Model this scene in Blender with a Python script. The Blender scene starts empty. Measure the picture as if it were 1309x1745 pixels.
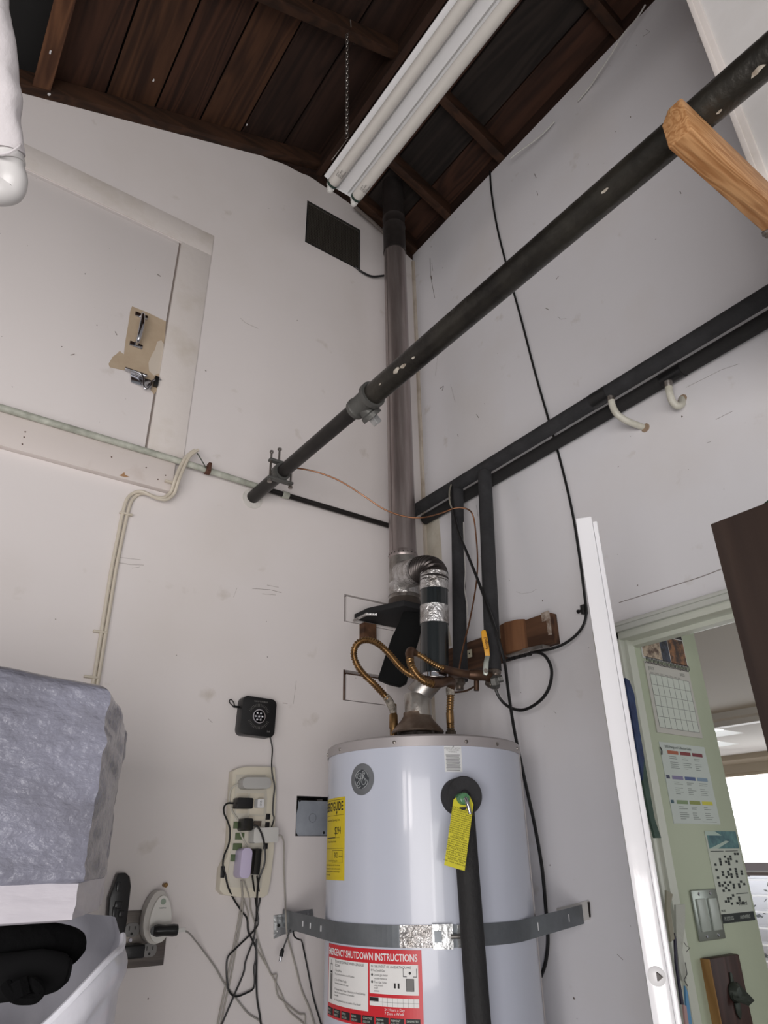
import bpy, bmesh, math, random
from mathutils import Vector, Matrix, noise
from mathutils.geometry import tessellate_polygon
random.seed(7)
S = bpy.context.scene
COL = S.collection
PI = math.pi
V = Vector

# ---------------------------------------------------------------- camera
W, H, F = 1309.0, 1745.0, 1168.2
PITCH, YAW, ROLL = 0.4647, 0.62541, -0.01448
C0 = V((-1.571, -1.9, 1.55))
fw = V((math.sin(YAW)*math.cos(PITCH), math.cos(YAW)*math.cos(PITCH), math.sin(PITCH)))
rt0 = V((math.cos(YAW), -math.sin(YAW), 0)); up0 = rt0.cross(fw)
RT = math.cos(ROLL)*rt0 + math.sin(ROLL)*up0
UP = -math.sin(ROLL)*rt0 + math.cos(ROLL)*up0
cam = bpy.data.cameras.new('camera'); co = bpy.data.objects.new('camera', cam); COL.objects.link(co)
co.matrix_world = Matrix(((RT.x, UP.x, -fw.x, C0.x), (RT.y, UP.y, -fw.y, C0.y), (RT.z, UP.z, -fw.z, C0.z), (0, 0, 0, 1)))
cam.sensor_fit = 'VERTICAL'; cam.sensor_height = 36.0; cam.lens = 36.0*F/H; cam.clip_start = 0.02
S.camera = co

# ---------------------------------------------------------------- light
def srgb(*c):
    return tuple(((x/255)/12.92 if x/255 <= .04045 else ((x/255+.055)/1.055)**2.4) for x in c) + (1,)
wd = bpy.data.worlds.new('world'); S.world = wd; wd.use_nodes = True
wd.node_tree.nodes['Background'].inputs[0].default_value = (0.95, 0.97, 1.0, 1)
wd.node_tree.nodes['Background'].inputs[1].default_value = 0.22
def area(name, loc, target, sx, sy, power, col):
    l = bpy.data.lights.new(name, 'AREA'); l.shape = 'RECTANGLE'; l.size = sx; l.size_y = sy
    l.energy = power; l.color = col
    o = bpy.data.objects.new(name, l); COL.objects.link(o); o.location = loc
    o.rotation_euler = (V(target)-V(loc)).to_track_quat('-Z', 'Y').to_euler()
    return o
area('garage_door_daylight', (-1.9, -4.6, .85), (-.8, -.3, 1.5), 2.4, 1.3, 46, (1.0, .975, .96))
area('left_side_daylight', (-2.9, -3.0, 1.05), (-.2, -.6, 1.5), 1.6, 1.8, 62, (1.0, .955, .945))  # daylight from the left, placed to fit wall brightness; no door is built
area('side_window_daylight', (-4.2, -2.55, 1.75), (-.9, -.5, 1.9), .30, .62, 7, (1.0, .93, .90))
area('side_window_daylight_second', (-4.2, -3.1, 1.75), (-.9, -.5, 1.9), .30, .62, 7, (1.0, .93, .90))
S.view_settings.view_transform = 'Standard'; S.view_settings.look = 'None'
S.view_settings.gamma = 1; S.view_settings.use_curve_mapping = False
S.view_settings.exposure = 0.0

# ---------------------------------------------------------------- pixel -> world points (camera is calibrated, so a pixel on a known surface is a known point)
def ray(px, py): return ((px-W/2)*RT + (H/2-py)*UP + F*fw)/F
def onp(px, py, n, d):
    v = ray(px, py); n = V(n); return C0 + v*((d-n.dot(C0))/n.dot(v))
def PL(px, py, off=0.0): return onp(px, py, (0, 1, 0), -off)
def PR(px, py, off=0.0): return onp(px, py, (1, 0, 0), -off)
def PX(px, py, x): return onp(px, py, (1, 0, 0), x)
def PY(px, py, y): return onp(px, py, (0, 1, 0), y)
def PD(px, py, D):
    v = ray(px, py); return C0 + v*(D/math.hypot(v.x, v.y))
TC = V((-.355, -.381, 0)); TR = .254
def TT(px, py, R=TR):
    v = ray(px, py); ox, oy = C0.x-TC.x, C0.y-TC.y
    a = v.x**2+v.y**2; b = 2*(ox*v.x+oy*v.y); c = ox*ox+oy*oy-R*R; di = max(0, b*b-4*a*c)
    return C0 + v*((-b-di**.5)/2/a)

# ---------------------------------------------------------------- materials
MATS = {}
def mat(name, col, rough=.6, metal=0, var=None, vscale=6, bump=0, bscale=40, stretch=(1, 1, 1), coat=0, emit=0, spec=None, kind=None, vramp=(.35, .65), trans=0):
    if name in MATS: return MATS[name]
    m = bpy.data.materials.new(name); m.use_nodes = True; nt = m.node_tree; N = nt.nodes; L = nt.links
    b = N['Principled BSDF']; b.inputs['Base Color'].default_value = col
    b.inputs['Roughness'].default_value = rough; b.inputs['Metallic'].default_value = metal
    if spec is not None: b.inputs['Specular IOR Level'].default_value = spec
    if coat: b.inputs['Coat Weight'].default_value = coat; b.inputs['Coat Roughness'].default_value = .06
    if trans: b.inputs['Transmission Weight'].default_value = trans
    if emit:
        b.inputs['Emission Color'].default_value = col; b.inputs['Emission Strength'].default_value = emit
    tc = N.new('ShaderNodeTexCoord'); mp = N.new('ShaderNodeMapping'); mp.inputs['Scale'].default_value = stretch
    gm = N.new('ShaderNodeNewGeometry'); L.new(gm.outputs['Position'], mp.inputs['Vector'])
    if var is not None:
        n = N.new('ShaderNodeTexNoise'); n.inputs['Scale'].default_value = vscale; n.inputs['Detail'].default_value = 7
        n.inputs['Roughness'].default_value = .62
        L.new(mp.outputs[0], n.inputs['Vector'])
        r = N.new('ShaderNodeValToRGB'); r.color_ramp.elements[0].position = vramp[0]; r.color_ramp.elements[1].position = vramp[1]
        r.color_ramp.elements[0].color = var; r.color_ramp.elements[1].color = col
        L.new(n.outputs['Fac'], r.inputs[0]); L.new(r.outputs[0], b.inputs['Base Color'])
    if bump:
        n2 = N.new('ShaderNodeTexNoise'); n2.inputs['Scale'].default_value = bscale; n2.inputs['Detail'].default_value = 5
        L.new(mp.outputs[0], n2.inputs['Vector'])
        bp = N.new('ShaderNodeBump'); bp.inputs['Strength'].default_value = bump; bp.inputs['Distance'].default_value = .01
        L.new(n2.outputs['Fac'], bp.inputs['Height']); L.new(bp.outputs[0], b.inputs['Normal'])
    MATS[name] = m; return m

def wood(name, c1, c2, axis='Y', rough=.75, scale=1.0, spec=.3):
    if name in MATS: return MATS[name]
    m = bpy.data.materials.new(name); m.use_nodes = True; nt = m.node_tree; N = nt.nodes; L = nt.links
    b = N['Principled BSDF']; b.inputs['Roughness'].default_value = rough; b.inputs['Specular IOR Level'].default_value = spec
    gm = N.new('ShaderNodeNewGeometry'); oi = N.new('ShaderNodeObjectInfo')
    ad = N.new('ShaderNodeVectorMath'); ad.operation = 'ADD'; L.new(gm.outputs['Position'], ad.inputs[0])
    ml = N.new('ShaderNodeMath'); ml.operation = 'MULTIPLY'; ml.inputs[1].default_value = 13; L.new(oi.outputs['Random'], ml.inputs[0]); L.new(ml.outputs[0], ad.inputs[1])
    mp = N.new('ShaderNodeMapping'); L.new(ad.outputs[0], mp.inputs[0])
    s = {'X': (.6, 7, 7), 'Y': (7, .6, 7), 'Z': (7, 7, .6)}[axis]
    mp.inputs['Scale'].default_value = tuple(k*scale for k in s)
    n = N.new('ShaderNodeTexNoise'); n.inputs['Scale'].default_value = 1.1; n.inputs['Detail'].default_value = 3; n.inputs['Distortion'].default_value = .6
    L.new(mp.outputs[0], n.inputs[0])
    w = N.new('ShaderNodeMath'); w.operation = 'MULTIPLY'; w.inputs[1].default_value = 55; L.new(n.outputs['Fac'], w.inputs[0])
    sn = N.new('ShaderNodeMath'); sn.operation = 'SINE'; L.new(w.outputs[0], sn.inputs[0])
    n3 = N.new('ShaderNodeTexNoise'); n3.inputs['Scale'].default_value = 4; n3.inputs['Detail'].default_value = 8; L.new(mp.outputs[0], n3.inputs[0])
    mx = N.new('ShaderNodeMath'); mx.operation = 'MULTIPLY_ADD'; mx.inputs[1].default_value = .16; L.new(sn.outputs[0], mx.inputs[0]); L.new(n3.outputs['Fac'], mx.inputs[2])
    r = N.new('ShaderNodeValToRGB'); r.color_ramp.elements[0].position = .25; r.color_ramp.elements[1].position = .75
    r.color_ramp.elements[0].color = c2; r.color_ramp.elements[1].color = c1
    L.new(mx.outputs[0], r.inputs[0]); L.new(r.outputs[0], b.inputs['Base Color'])
    bp = N.new('ShaderNodeBump'); bp.inputs['Strength'].default_value = .25; bp.inputs['Distance'].default_value = .004
    L.new(mx.outputs[0], bp.inputs['Height']); L.new(bp.outputs[0], b.inputs['Normal'])
    MATS[name] = m; return m

def wallmat(name, base, smudge, dirt):
    m = bpy.data.materials.new(name); m.use_nodes = True; nt = m.node_tree; N = nt.nodes; L = nt.links
    b = N['Principled BSDF']; b.inputs['Roughness'].default_value = .55; b.inputs['Specular IOR Level'].default_value = .35
    gm = N.new('ShaderNodeNewGeometry')
    def ns(sc, det, p0, p1, stretch=(1, 1, 1)):
        mp = N.new('ShaderNodeMapping'); mp.inputs['Scale'].default_value = stretch; L.new(gm.outputs['Position'], mp.inputs[0])
        n = N.new('ShaderNodeTexNoise'); n.inputs['Scale'].default_value = sc; n.inputs['Detail'].default_value = det; L.new(mp.outputs[0], n.inputs[0])
        r = N.new('ShaderNodeMapRange'); r.inputs[1].default_value = p0; r.inputs[2].default_value = p1; L.new(n.outputs['Fac'], r.inputs[0]); return r.outputs[0], n
    def mix(f, a, c):
        x = N.new('ShaderNodeMix'); x.data_type = 'RGBA'; L.new(f, x.inputs[0])
        if isinstance(a, tuple): x.inputs[6].default_value = a
        else: L.new(a, x.inputs[6])
        x.inputs[7].default_value = c; return x.outputs[2]
    f1, _ = ns(1.7, 6, .5, .8); c = mix(f1, base, smudge)
    f2, _ = ns(9, 9, .66, .76); c = mix(f2, c, dirt)
    f3, _ = ns(55, 2, .765, .79); c = mix(f3, c, srgb(105, 95, 88))
    L.new(c, b.inputs['Base Color'])
    _, n2 = ns(3.0, 8, 0, 1)
    bp = N.new('ShaderNodeBump'); bp.inputs['Strength'].default_value = .12; bp.inputs['Distance'].default_value = .03
    L.new(n2.outputs['Fac'], bp.inputs['Height']); L.new(bp.outputs[0], b.inputs['Normal'])
    MATS[name] = m; return m

M_WALL = wallmat('painted plywood wall', srgb(226, 220, 218), srgb(218, 211, 206), srgb(205, 197, 190))
M_WALLR = wallmat('painted board wall', srgb(226, 225, 228), srgb(218, 214, 212), srgb(204, 199, 195))
M_TRIM = mat('trim paint', srgb(222, 215, 210), .5, var=srgb(206, 197, 186), vscale=5, vramp=(.25, .5), bump=.1)
M_GAP = mat('dark gap', srgb(40, 34, 30), .9)
M_WHITE = mat('white enamel', srgb(222, 222, 223), .3)
M_DOOR = mat('door gloss paint', srgb(240, 240, 243), .16, bump=.06, bscale=14, coat=.5)
M_DOORG = mat('door face paint', srgb(205, 208, 198), .4)
M_CHROME = mat('chrome', srgb(200, 200, 205), .15, 1)
M_GALV = mat('galvanised steel', srgb(175, 172, 168), .38, .9, var=srgb(120, 112, 105), vscale=18, bump=.1, bscale=30)
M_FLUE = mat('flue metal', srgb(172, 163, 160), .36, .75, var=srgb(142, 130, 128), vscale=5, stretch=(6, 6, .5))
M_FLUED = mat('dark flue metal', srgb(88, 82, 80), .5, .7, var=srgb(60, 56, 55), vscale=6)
M_FOIL = mat('foil tape', srgb(226, 226, 226), .26, .85, bump=1.0, bscale=70, var=srgb(160, 155, 150), vscale=25)
M_BLACK = mat('black plastic', srgb(24, 24, 25), .35)
M_BLACKM = mat('matt black', srgb(28, 28, 29), .8, var=srgb(20, 20, 20), vscale=20)
M_WRAP = mat('black wrap', srgb(22, 28, 30), .22, coat=.3)
M_FOAM = mat('black foam insulation', srgb(48, 48, 50), .85, bump=.25, bscale=90, var=srgb(36, 36, 38), vscale=15)
M_IRON = mat('old iron pipe', srgb(64, 61, 55), .34, .55, var=srgb(36, 34, 32), vscale=7, bump=.2, bscale=60)
M_IRON2 = mat('thin iron pipe', srgb(48, 45, 43), .4, .5, var=srgb(34, 32, 31), vscale=9)
M_MALL = mat('malleable fitting', srgb(95, 95, 92), .55, .5, bump=.3, bscale=80)
M_COPPER = mat('copper', srgb(150, 112, 88), .4, .9, var=srgb(120, 80, 55), vscale=20)
M_BRASS = mat('aged brass', srgb(158, 126, 84), .33, .9, var=srgb(112, 86, 56), vscale=30)
M_BRONZE = mat('brown tarnished copper', srgb(105, 80, 62), .45, .7, var=srgb(75, 55, 44), vscale=15)
M_TANK = mat('white tank enamel', srgb(188, 193, 206), .3, coat=.4)
M_RIM = mat('grey tank rim', srgb(165, 160, 160), .4, .3)
M_STRAP = mat('zinc strap', srgb(122, 127, 131), .45, .6, var=srgb(105, 110, 114), vscale=10)
M_BRIGHT = mat('bright zinc', srgb(190, 192, 192), .35, .8, bump=.4, bscale=60)
M_CREAM = mat('cream plastic', srgb(220, 213, 195), .35)
M_CREAM2 = mat('cream plastic inset', srgb(208, 203, 190), .4)
M_GREEN = mat('green outlet', srgb(92, 108, 76), .5)
M_BROWNO = mat('brown outlet', srgb(98, 86, 76), .5)
M_WPLAS = mat('white plastic', srgb(205, 204, 200), .35)
M_GPLAS = mat('grey white plastic', srgb(182, 181, 178), .35)
M_LILAC = mat('lilac plastic', srgb(204, 194, 222), .35)
M_WCORD = mat('pale cord', srgb(165, 160, 152), .5)
M_CORD = mat('black cord', srgb(20, 20, 21), .4)
M_NM = mat('cream cable sheath', srgb(205, 196, 180), .5)
M_YEL = mat('yellow label', srgb(206, 184, 26), .45)
M_YELT = mat('yellow tag', srgb(206, 198, 52), .5)
M_RED = mat('red label', srgb(196, 34, 44), .4)
M_INK = mat('black ink', srgb(28, 26, 26), .6)
M_INKG = mat('grey ink', srgb(110, 110, 108), .6)
M_PAPER = mat('paper', srgb(222, 222, 220), .6)
M_INKR = mat('red ink', srgb(190, 30, 40), .6)
M_STEEL = mat('brushed steel plate', srgb(118, 112, 106), .35, .8, stretch=(1, 1, 30), var=srgb(98, 92, 88), vscale=6)
M_BUNDLE = None

# ---------------------------------------------------------------- mesh building
class MB:
    def __init__(s): s.v = []; s.f = []
    def add(s, vs, fs):
        o = len(s.v); s.v += [V(p) for p in vs]; s.f += [tuple(i+o for i in f) for f in fs]; return s
    def box(s, x0, x1, y0, y1, z0, z1):
        if x0 > x1: x0, x1 = x1, x0
        if y0 > y1: y0, y1 = y1, y0
        if z0 > z1: z0, z1 = z1, z0
        return s.add([(x0, y0, z0), (x1, y0, z0), (x1, y1, z0), (x0, y1, z0), (x0, y0, z1), (x1, y0, z1), (x1, y1, z1), (x0, y1, z1)],
                     [(0, 3, 2, 1), (4, 5, 6, 7), (0, 1, 5, 4), (1, 2, 6, 5), (2, 3, 7, 6), (3, 0, 4, 7)])
    def obox(s, c, ax, ay, az, hx, hy, hz):
        c, ax, ay, az = V(c), V(ax).normalized(), V(ay).normalized(), V(az).normalized()
        vs = [c+ax*hx*i+ay*hy*j+az*hz*k for k in (-1, 1) for i, j in ((-1, -1), (1, -1), (1, 1), (-1, 1))]
        return s.add(vs, [(0, 3, 2, 1), (4, 5, 6, 7), (0, 1, 5, 4), (1, 2, 6, 5), (2, 3, 7, 6), (3, 0, 4, 7)])
    def prism(s, pts, d):
        """closed 3D polygon pts pushed by vector d"""
        d = V(d); n = len(pts); P = [V(p) for p in pts]; vs = P+[p+d for p in P]
        tr = [t for t in tessellate_polygon([P])]
        fs = [tuple(t) for t in tr]+[tuple(i+n for i in reversed(t)) for t in tr]
        fs += [(i, (i+1) % n, (i+1) % n+n, i+n) for i in range(n)]
        return s.add(vs, fs)
    def slab(s, loops, fmap, w0, w1):
        """2D loops (outer + holes) mapped by fmap(u,v,w), thickness w0..w1"""
        L3 = [[V((u, v, 0)) for u, v in lp] for lp in loops]; flat = [p for lp in L3 for p in lp]; n = len(flat)
        tr = tessellate_polygon(L3)
        vs = [fmap(p.x, p.y, w0) for p in flat]+[fmap(p.x, p.y, w1) for p in flat]
        fs = [tuple(t) for t in tr]+[tuple(i+n for i in reversed(t)) for t in tr]
        o = 0
        for lp in loops:
            k = len(lp)
            fs += [(o+i, o+(i+1) % k, o+(i+1) % k+n, o+i+n) for i in range(k)]; o += k
        return s.add(vs, fs)
    def tube(s, pts, r, n=10, rib=None, smooth=0, closed=False, caps=True):
        P = [V(p) for p in pts]
        if smooth: P, R_ = catmull(P, smooth, r if isinstance(r, (list, tuple)) else None); r = R_ if R_ is not None else r
        m = len(P); t0 = (P[1]-P[0]).normalized(); a = t0.orthogonal().normalized(); rings = []; prev = t0
        for i in range(m):
            if closed: t = (P[(i+1) % m]-P[i-1]).normalized()
            else: t = (P[min(i+1, m-1)]-P[max(i-1, 0)])
            if t.length < 1e-9: t = prev
            t = t.normalized(); q = prev.rotation_difference(t); a = (q @ a); a = (a-t*a.dot(t)).normalized(); prev = t
            b = t.cross(a); rr = r[i] if isinstance(r, (list, tuple)) else r
            if rib: rr *= (1+rib*math.sin(PI/2*i+PI/4)*1.2)
            rings.append([P[i]+(a*math.cos(2*PI*k/n)+b*math.sin(2*PI*k/n))*rr for k in range(n)])
        vs = [p for g in rings for p in g]; fs = []
        for i in range(m if closed else m-1):
            j = (i+1) % m
            for k in range(n): fs.append((i*n+k, i*n+(k+1) % n, j*n+(k+1) % n, j*n+k))
        if caps and not closed:
            fs.append(tuple(reversed(range(n)))); fs.append(tuple((m-1)*n+k for k in range(n)))
        return s.add(vs, fs)
    def lathe(s, c, ax, prof, n=32):
        """prof: list of (distance along axis, radius)"""
        c = V(c); ax = V(ax).normalized(); a = ax.orthogonal().normalized(); b = ax.cross(a); m = len(prof)
        vs = [c+ax*h+(a*math.cos(2*PI*k/n)+b*math.sin(2*PI*k/n))*r for h, r in prof for k in range(n)]
        fs = [(i*n+k, i*n+(k+1) % n, (i+1)*n+(k+1) % n, (i+1)*n+k) for i in range(m-1) for k in range(n)]
        if prof[0][1] > 1e-6: fs.append(tuple(reversed(range(n))))
        if prof[-1][1] > 1e-6: fs.append(tuple((m-1)*n+k for k in range(n)))
        return s.add(vs, fs)
    def quad(s, a, b, c, d): return s.add([a, b, c, d], [(0, 1, 2, 3)])

def catmull(P, k, R=None):
    out = []; ro = [] if R is not None else None; n = len(P)
    for i in range(n-1):
        p0 = P[i-1] if i else P[0]*2-P[1]; p1 = P[i]; p2 = P[i+1]; p3 = P[i+2] if i+2 < n else P[-1]*2-P[-2]
        for j in range(k):
            t = j/k
            out.append(.5*((2*p1)+(-p0+p2)*t+(2*p0-5*p1+4*p2-p3)*t*t+(-p0+3*p1-3*p2+p3)*t**3))
            if ro is not None: ro.append(R[i]*(1-t)+R[i+1]*t)
    out.append(P[-1])
    if ro is not None: ro.append(R[-1])
    return out, ro
def resample(P, step):
    d = [0]
    for i in range(1, len(P)): d.append(d[-1]+(P[i]-P[i-1]).length)
    n = max(2, int(d[-1]/step)); out = []; j = 0
    for i in range(n+1):
        t = d[-1]*i/n
        while j < len(d)-2 and d[j+1] < t: j += 1
        u = (t-d[j])/max(1e-9, d[j+1]-d[j]); out.append(P[j].lerp(P[j+1], u))
    return out

def rootloc(p):
    return V(p['_o']) if (p is not None and '_o' in p) else V((0, 0, 0))
def build(name, mb, m, parent=None, smooth=False, bevel=0, kind=None, label=None, seg=2):
    me = bpy.data.meshes.new(name)
    if parent is None:
        xs = [p.x for p in mb.v]; ys = [p.y for p in mb.v]; zs = [p.z for p in mb.v]
        o0 = V(((min(xs)+max(xs))/2, (min(ys)+max(ys))/2, min(zs)))
    else: o0 = rootloc(parent)
    me.from_pydata([tuple(p-o0) for p in mb.v], [], mb.f); me.validate()
    bm = bmesh.new(); bm.from_mesh(me)
    bmesh.ops.recalc_face_normals(bm, faces=bm.faces)
    if bevel:
        es = [e for e in bm.edges if len(e.link_faces) == 2 and e.calc_face_angle(0) > .7]
        bmesh.ops.bevel(bm, geom=es, offset=bevel, segments=seg, affect='EDGES', profile=.5, clamp_overlap=True)
    bm.to_mesh(me); bm.free()
    me.materials.append(m)
    if smooth or bevel:
        for p in me.polygons: p.use_smooth = True
        me.set_sharp_from_angle(angle=math.radians(40))
    o = bpy.data.objects.new(name, me); COL.objects.link(o)
    if parent is None: o.location = o0
    else: o.parent = parent
    o['_o'] = tuple(o0)
    if kind: o['kind'] = kind
    if label: o['label'] = label
    return o
def thing(name, loc, label, cat, group=None):
    o = bpy.data.objects.new(name, None); COL.objects.link(o); o.location = loc; o.empty_display_size = .05
    o['_o'] = tuple(loc); o['label'] = label; o['category'] = cat
    if group: o['group'] = group
    return o
def tag(o, label, cat, group=None):
    o['label'] = label; o['category'] = cat
    if group: o['group'] = group
    return o
def text_mb(mb, s, size, fmap, align='LEFT', sx=1.0, bold=0.0, depth=0.0):
    cu = bpy.data.curves.new('t', 'FONT'); cu.body = s; cu.size = size; cu.align_x = align; cu.resolution_u = 2; cu.offset = bold
    ob = bpy.data.objects.new('t', cu); COL.objects.link(ob)
    dg = bpy.context.evaluated_depsgraph_get(); me = bpy.data.meshes.new_from_object(ob.evaluated_get(dg))
    mb.add([fmap(v.co.x*sx, v.co.y) for v in me.vertices], [tuple(p.vertices) for p in me.polygons])
    bpy.data.objects.remove(ob); bpy.data.curves.remove(cu); bpy.data.meshes.remove(me)
def rrect(w, h, r, k=5):
    out = []
    for cx, cy, a0 in ((w/2-r, h/2-r, 0), (-w/2+r, h/2-r, PI/2), (-w/2+r, -h/2+r, PI), (w/2-r, -h/2+r, 3*PI/2)):
        for i in range(k+1): a = a0+PI/2*i/k; out.append((cx+r*math.cos(a), cy+r*math.sin(a)))
    return out

def fleck(mb, c, ax, ay, az, s1, s2, th=.0007):
    ax, ay, az = V(ax).normalized(), V(ay).normalized(), V(az).normalized(); n = 9
    pts = [c+ax*math.cos(2*PI*i/n)*s1*random.uniform(.55, 1.1)+ay*math.sin(2*PI*i/n)*s2*random.uniform(.55, 1.1) for i in range(n)]
    mb.prism(pts, az*th)

# ================================================================= SETTING
floor = build('floor', MB().box(-6, 8, -9, 4, -.1, 0), mat('concrete floor', srgb(172, 170, 166), .6, var=srgb(150, 148, 144), vscale=2, bump=.1), kind='structure')
LW = lambda u, v, w: V((u, -w, v))          # left wall frame (w = out of the wall)
RW = lambda u, v, w: V((-w, u, v))          # right wall frame (u = y)
utl, ubr = PL(506, 1356), PL(559, 1425)
UB = (utl.x, -.40, ubr.z, utl.z)
r1 = (-.373, -.16, 2.262, 2.360); r2 = (-.373, -.20, 1.999, 2.098)
vent = (-.593, -.318, 3.916, 4.165)
def rect(a, b, c, d): return [(a, c), (b, c), (b, d), (a, d)]
hatch = (-2.1, -1.105, 2.672, 3.583)
outer = [(-3.2, 0), (0, 0), (0, 4.163), (-.2, 4.262), (-.4, 4.315), (-.57, 4.332), (-.70, 4.318), (-.832, 4.286), (-1.0, 4.225), (-1.09, 4.193), (-1.3, 4.108), (-1.472, 4.033), (-1.717, 3.914), (-2.2, 3.7), (-3.2, 3.27)]
rag = []
for i, p in enumerate(outer):
    if i >= 2 and i < len(outer)-1:
        q = outer[i+1]
        for k in range(4):
            t = k/4; rag.append((p[0]*(1-t)+q[0]*t, p[1]*(1-t)+q[1]*t+random.uniform(-.004, .004)))
    else: rag.append(p)
wl = build('wall_left', MB().slab([rag, rect(*UB), rect(*r1), rect(*r2), rect(*vent), rect(*hatch)], LW, 0, -.10), M_WALL, kind='structure')
build('wall_backing', MB().box(-3.2, .1, .10, .12, 0, 4.1), M_GAP, wl)
# infill patches in the old joist pockets
build('patch_panel', MB().box(r1[0]+.012, r1[1], .004, .03, r1[2]+.004, r1[3]-.005), M_WALL, wl)
build('patch_panel', MB().box(r2[0]+.016, r2[1], .006, .03, r2[2]+.004, r2[3]-.012), M_WALL, wl)
wbrown = wood('brown stained timber', srgb(104, 74, 54), srgb(62, 42, 30), 'Y')
build('pocket_timber', MB().box(r2[0], r2[1], .035, .09, r2[2], r2[3]).box(r2[0], r2[0]+.006, .0, .035, r2[2], r2[3]).box(r1[0], r1[1], .035, .09, r1[2], r1[3]).box(-.31, -.26, -.03, .03, 2.205, 2.262), wbrown, wl)
# scuffs and scratches on the left wall
sc = MB()
def scratch(mb, pts, r, pf): mb.tube([pf(x, y, .0001) for x, y in pts], r*.5, 4)
for pts, r in [([(410, 542), (418, 550), (440, 560)], .0010), ([(430, 1003), (460, 1005), (480, 1010)], .0014), ([(455, 997), (475, 1001)], .001), ([(447, 1012), (470, 1014)], .001), ([(198, 958), (222, 962), (245, 963)], .0012), ([(205, 950), (240, 954)], .0009), ([(225, 968), (238, 966)], .0008),
               ([(505, 1160), (500, 1200)], .0006), ([(190, 1590), (195, 1600)], .001), ([(355, 1225), (362, 1232)], .001), ([(482, 1198), (490, 1199)], .0012), ([(404, 1002), (398, 1018)], .0006), ([(120, 605), (127, 603)], .0015), ([(268, 467), (274, 471)], .0018), ([(196, 565), (199, 571)], .0015), ([(40, 745), (46, 749)], .0022), ([(64, 748), (66, 751)], .0014)]:
    scratch(sc, pts, r, PL)
build('scuff_marks', sc, mat('scuff', srgb(120, 108, 98), .9), wl, kind='stuff')

# right wall
DY0, DY1, DZ = -.778, -1.64, 2.085
rwall = build('wall_right', MB().slab([[(.1, 0), (.1, 4.2), (-1.62, 4.2), (-4.2, 4.2), (-4.2, 0), (DY1, 0), (DY1, DZ), (DY0, DZ), (DY0, 0)]], RW, 0, -.12), M_WALLR, kind='structure')
sc = MB()
for pts, r in [([(733, 440), (734, 470), (738, 492), (741, 508)], .0022), ([(735, 470), (736, 476)], .004), ([(736, 448), (738, 462)], .0012), ([(750, 662), (756, 658), (754, 666)], .003), ([(812, 706), (816, 712)], .0022), ([(930, 525), (935, 528)], .0025), ([(951, 540), (956, 544), (965, 543)], .001), ([(948, 476), (952, 471)], .002), ([(780, 740), (781, 744)], .002), ([(745, 560), (747, 600), (742, 640)], .0005), ([(768, 655), (776, 686)], .0007), ([(915, 326), (917, 333)], .002), ([(911, 296), (914, 303)], .0025), ([(1240, 595), (1270, 580)], .0012), ([(1170, 660), (1230, 630), (1260, 620)], .0008), ([(1205, 755), (1212, 752)], .001), ([(1220, 715), (1250, 700)], .001), ([(720, 918), (727, 910), (722, 930)], .004), ([(735, 920), (743, 935)], .002), ([(880, 1008), (890, 1012), (906, 1009), (914, 1004)], .0006), ([(1101, 50), (1108, 54), (1096, 62)], .0012), ([(1159, 326), (1161, 330)], .002),
               ([(944, 1212), (948, 1216)], .0012), ([(1052, 1626), (1062, 1636)], .0010), ([(812, 860), (815, 880)], .001)]:
    scratch(sc, pts, r, PR)
build('scuff_marks', sc, mat('dark scuff', srgb(104, 94, 86), .9), rwall, kind='stuff')
build('joint_crack', MB().tube([PR(1055, 1027, .0003), PR(1110, 1010, .0005), PR(1155, 996, .0005), PR(1195, 983, .0008), PR(1232, 969, .0005)], .0011, 4), mat('crack', srgb(140, 132, 128), .9), rwall)
# corner caulk with old glue stains
trim_c = build('trim_1', MB().box(-.012, 0, -.012, 0, 0, 4.15), mat('corner caulk', srgb(206, 196, 182), .6, var=srgb(150, 132, 110), vscale=6, vramp=(.25, .55)), kind='structure')
build('stain_patch', MB().prism([PR(712, 892, .0008), PR(748, 878, .0008), PR(752, 930, .0008), PR(756, 1010, .0008), PR(770, 1100, .0008), PR(745, 1108, .0008), PR(720, 1110, .0008), PR(708, 960, .0008)], (-.0006, 0, 0)),
      mat('yellowed paint', srgb(206, 200, 186), .7, var=srgb(172, 162, 144), vscale=9, vramp=(.25, .6)), rwall)

# doorway casing and jambs (door_1)
jm = mat('jamb paint', srgb(206, 209, 198), .4, bump=.05)
dr = build('door_1', MB().box(0, .055, DY0-.022, DY0, 0, DZ).box(0, .12, DY1, DY1+.022, 0, DZ).box(0, .12, DY1, DY0, DZ-.022, DZ), jm, kind='structure', bevel=.002)
build('door_stop', MB().box(.02, .05, DY0-.030, DY0-.022, 0, DZ-.022).box(.045, .075, DY1, DY0, DZ-.034, DZ-.022), jm, dr)
build('head_casing', MB().box(-.012, 0, DY1-.05, DY0+.03, DZ-.004, DZ+.022).box(-.018, 0, DY1-.05, DY0+.03, DZ+.010, DZ+.020), mat('casing paint', srgb(196, 198, 192), .35), dr, bevel=.002)
build('side_casing', MB().box(-.016, 0, DY0-.006, DY0+.05, 0, DZ+.02), jm, dr, bevel=.003)

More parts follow.
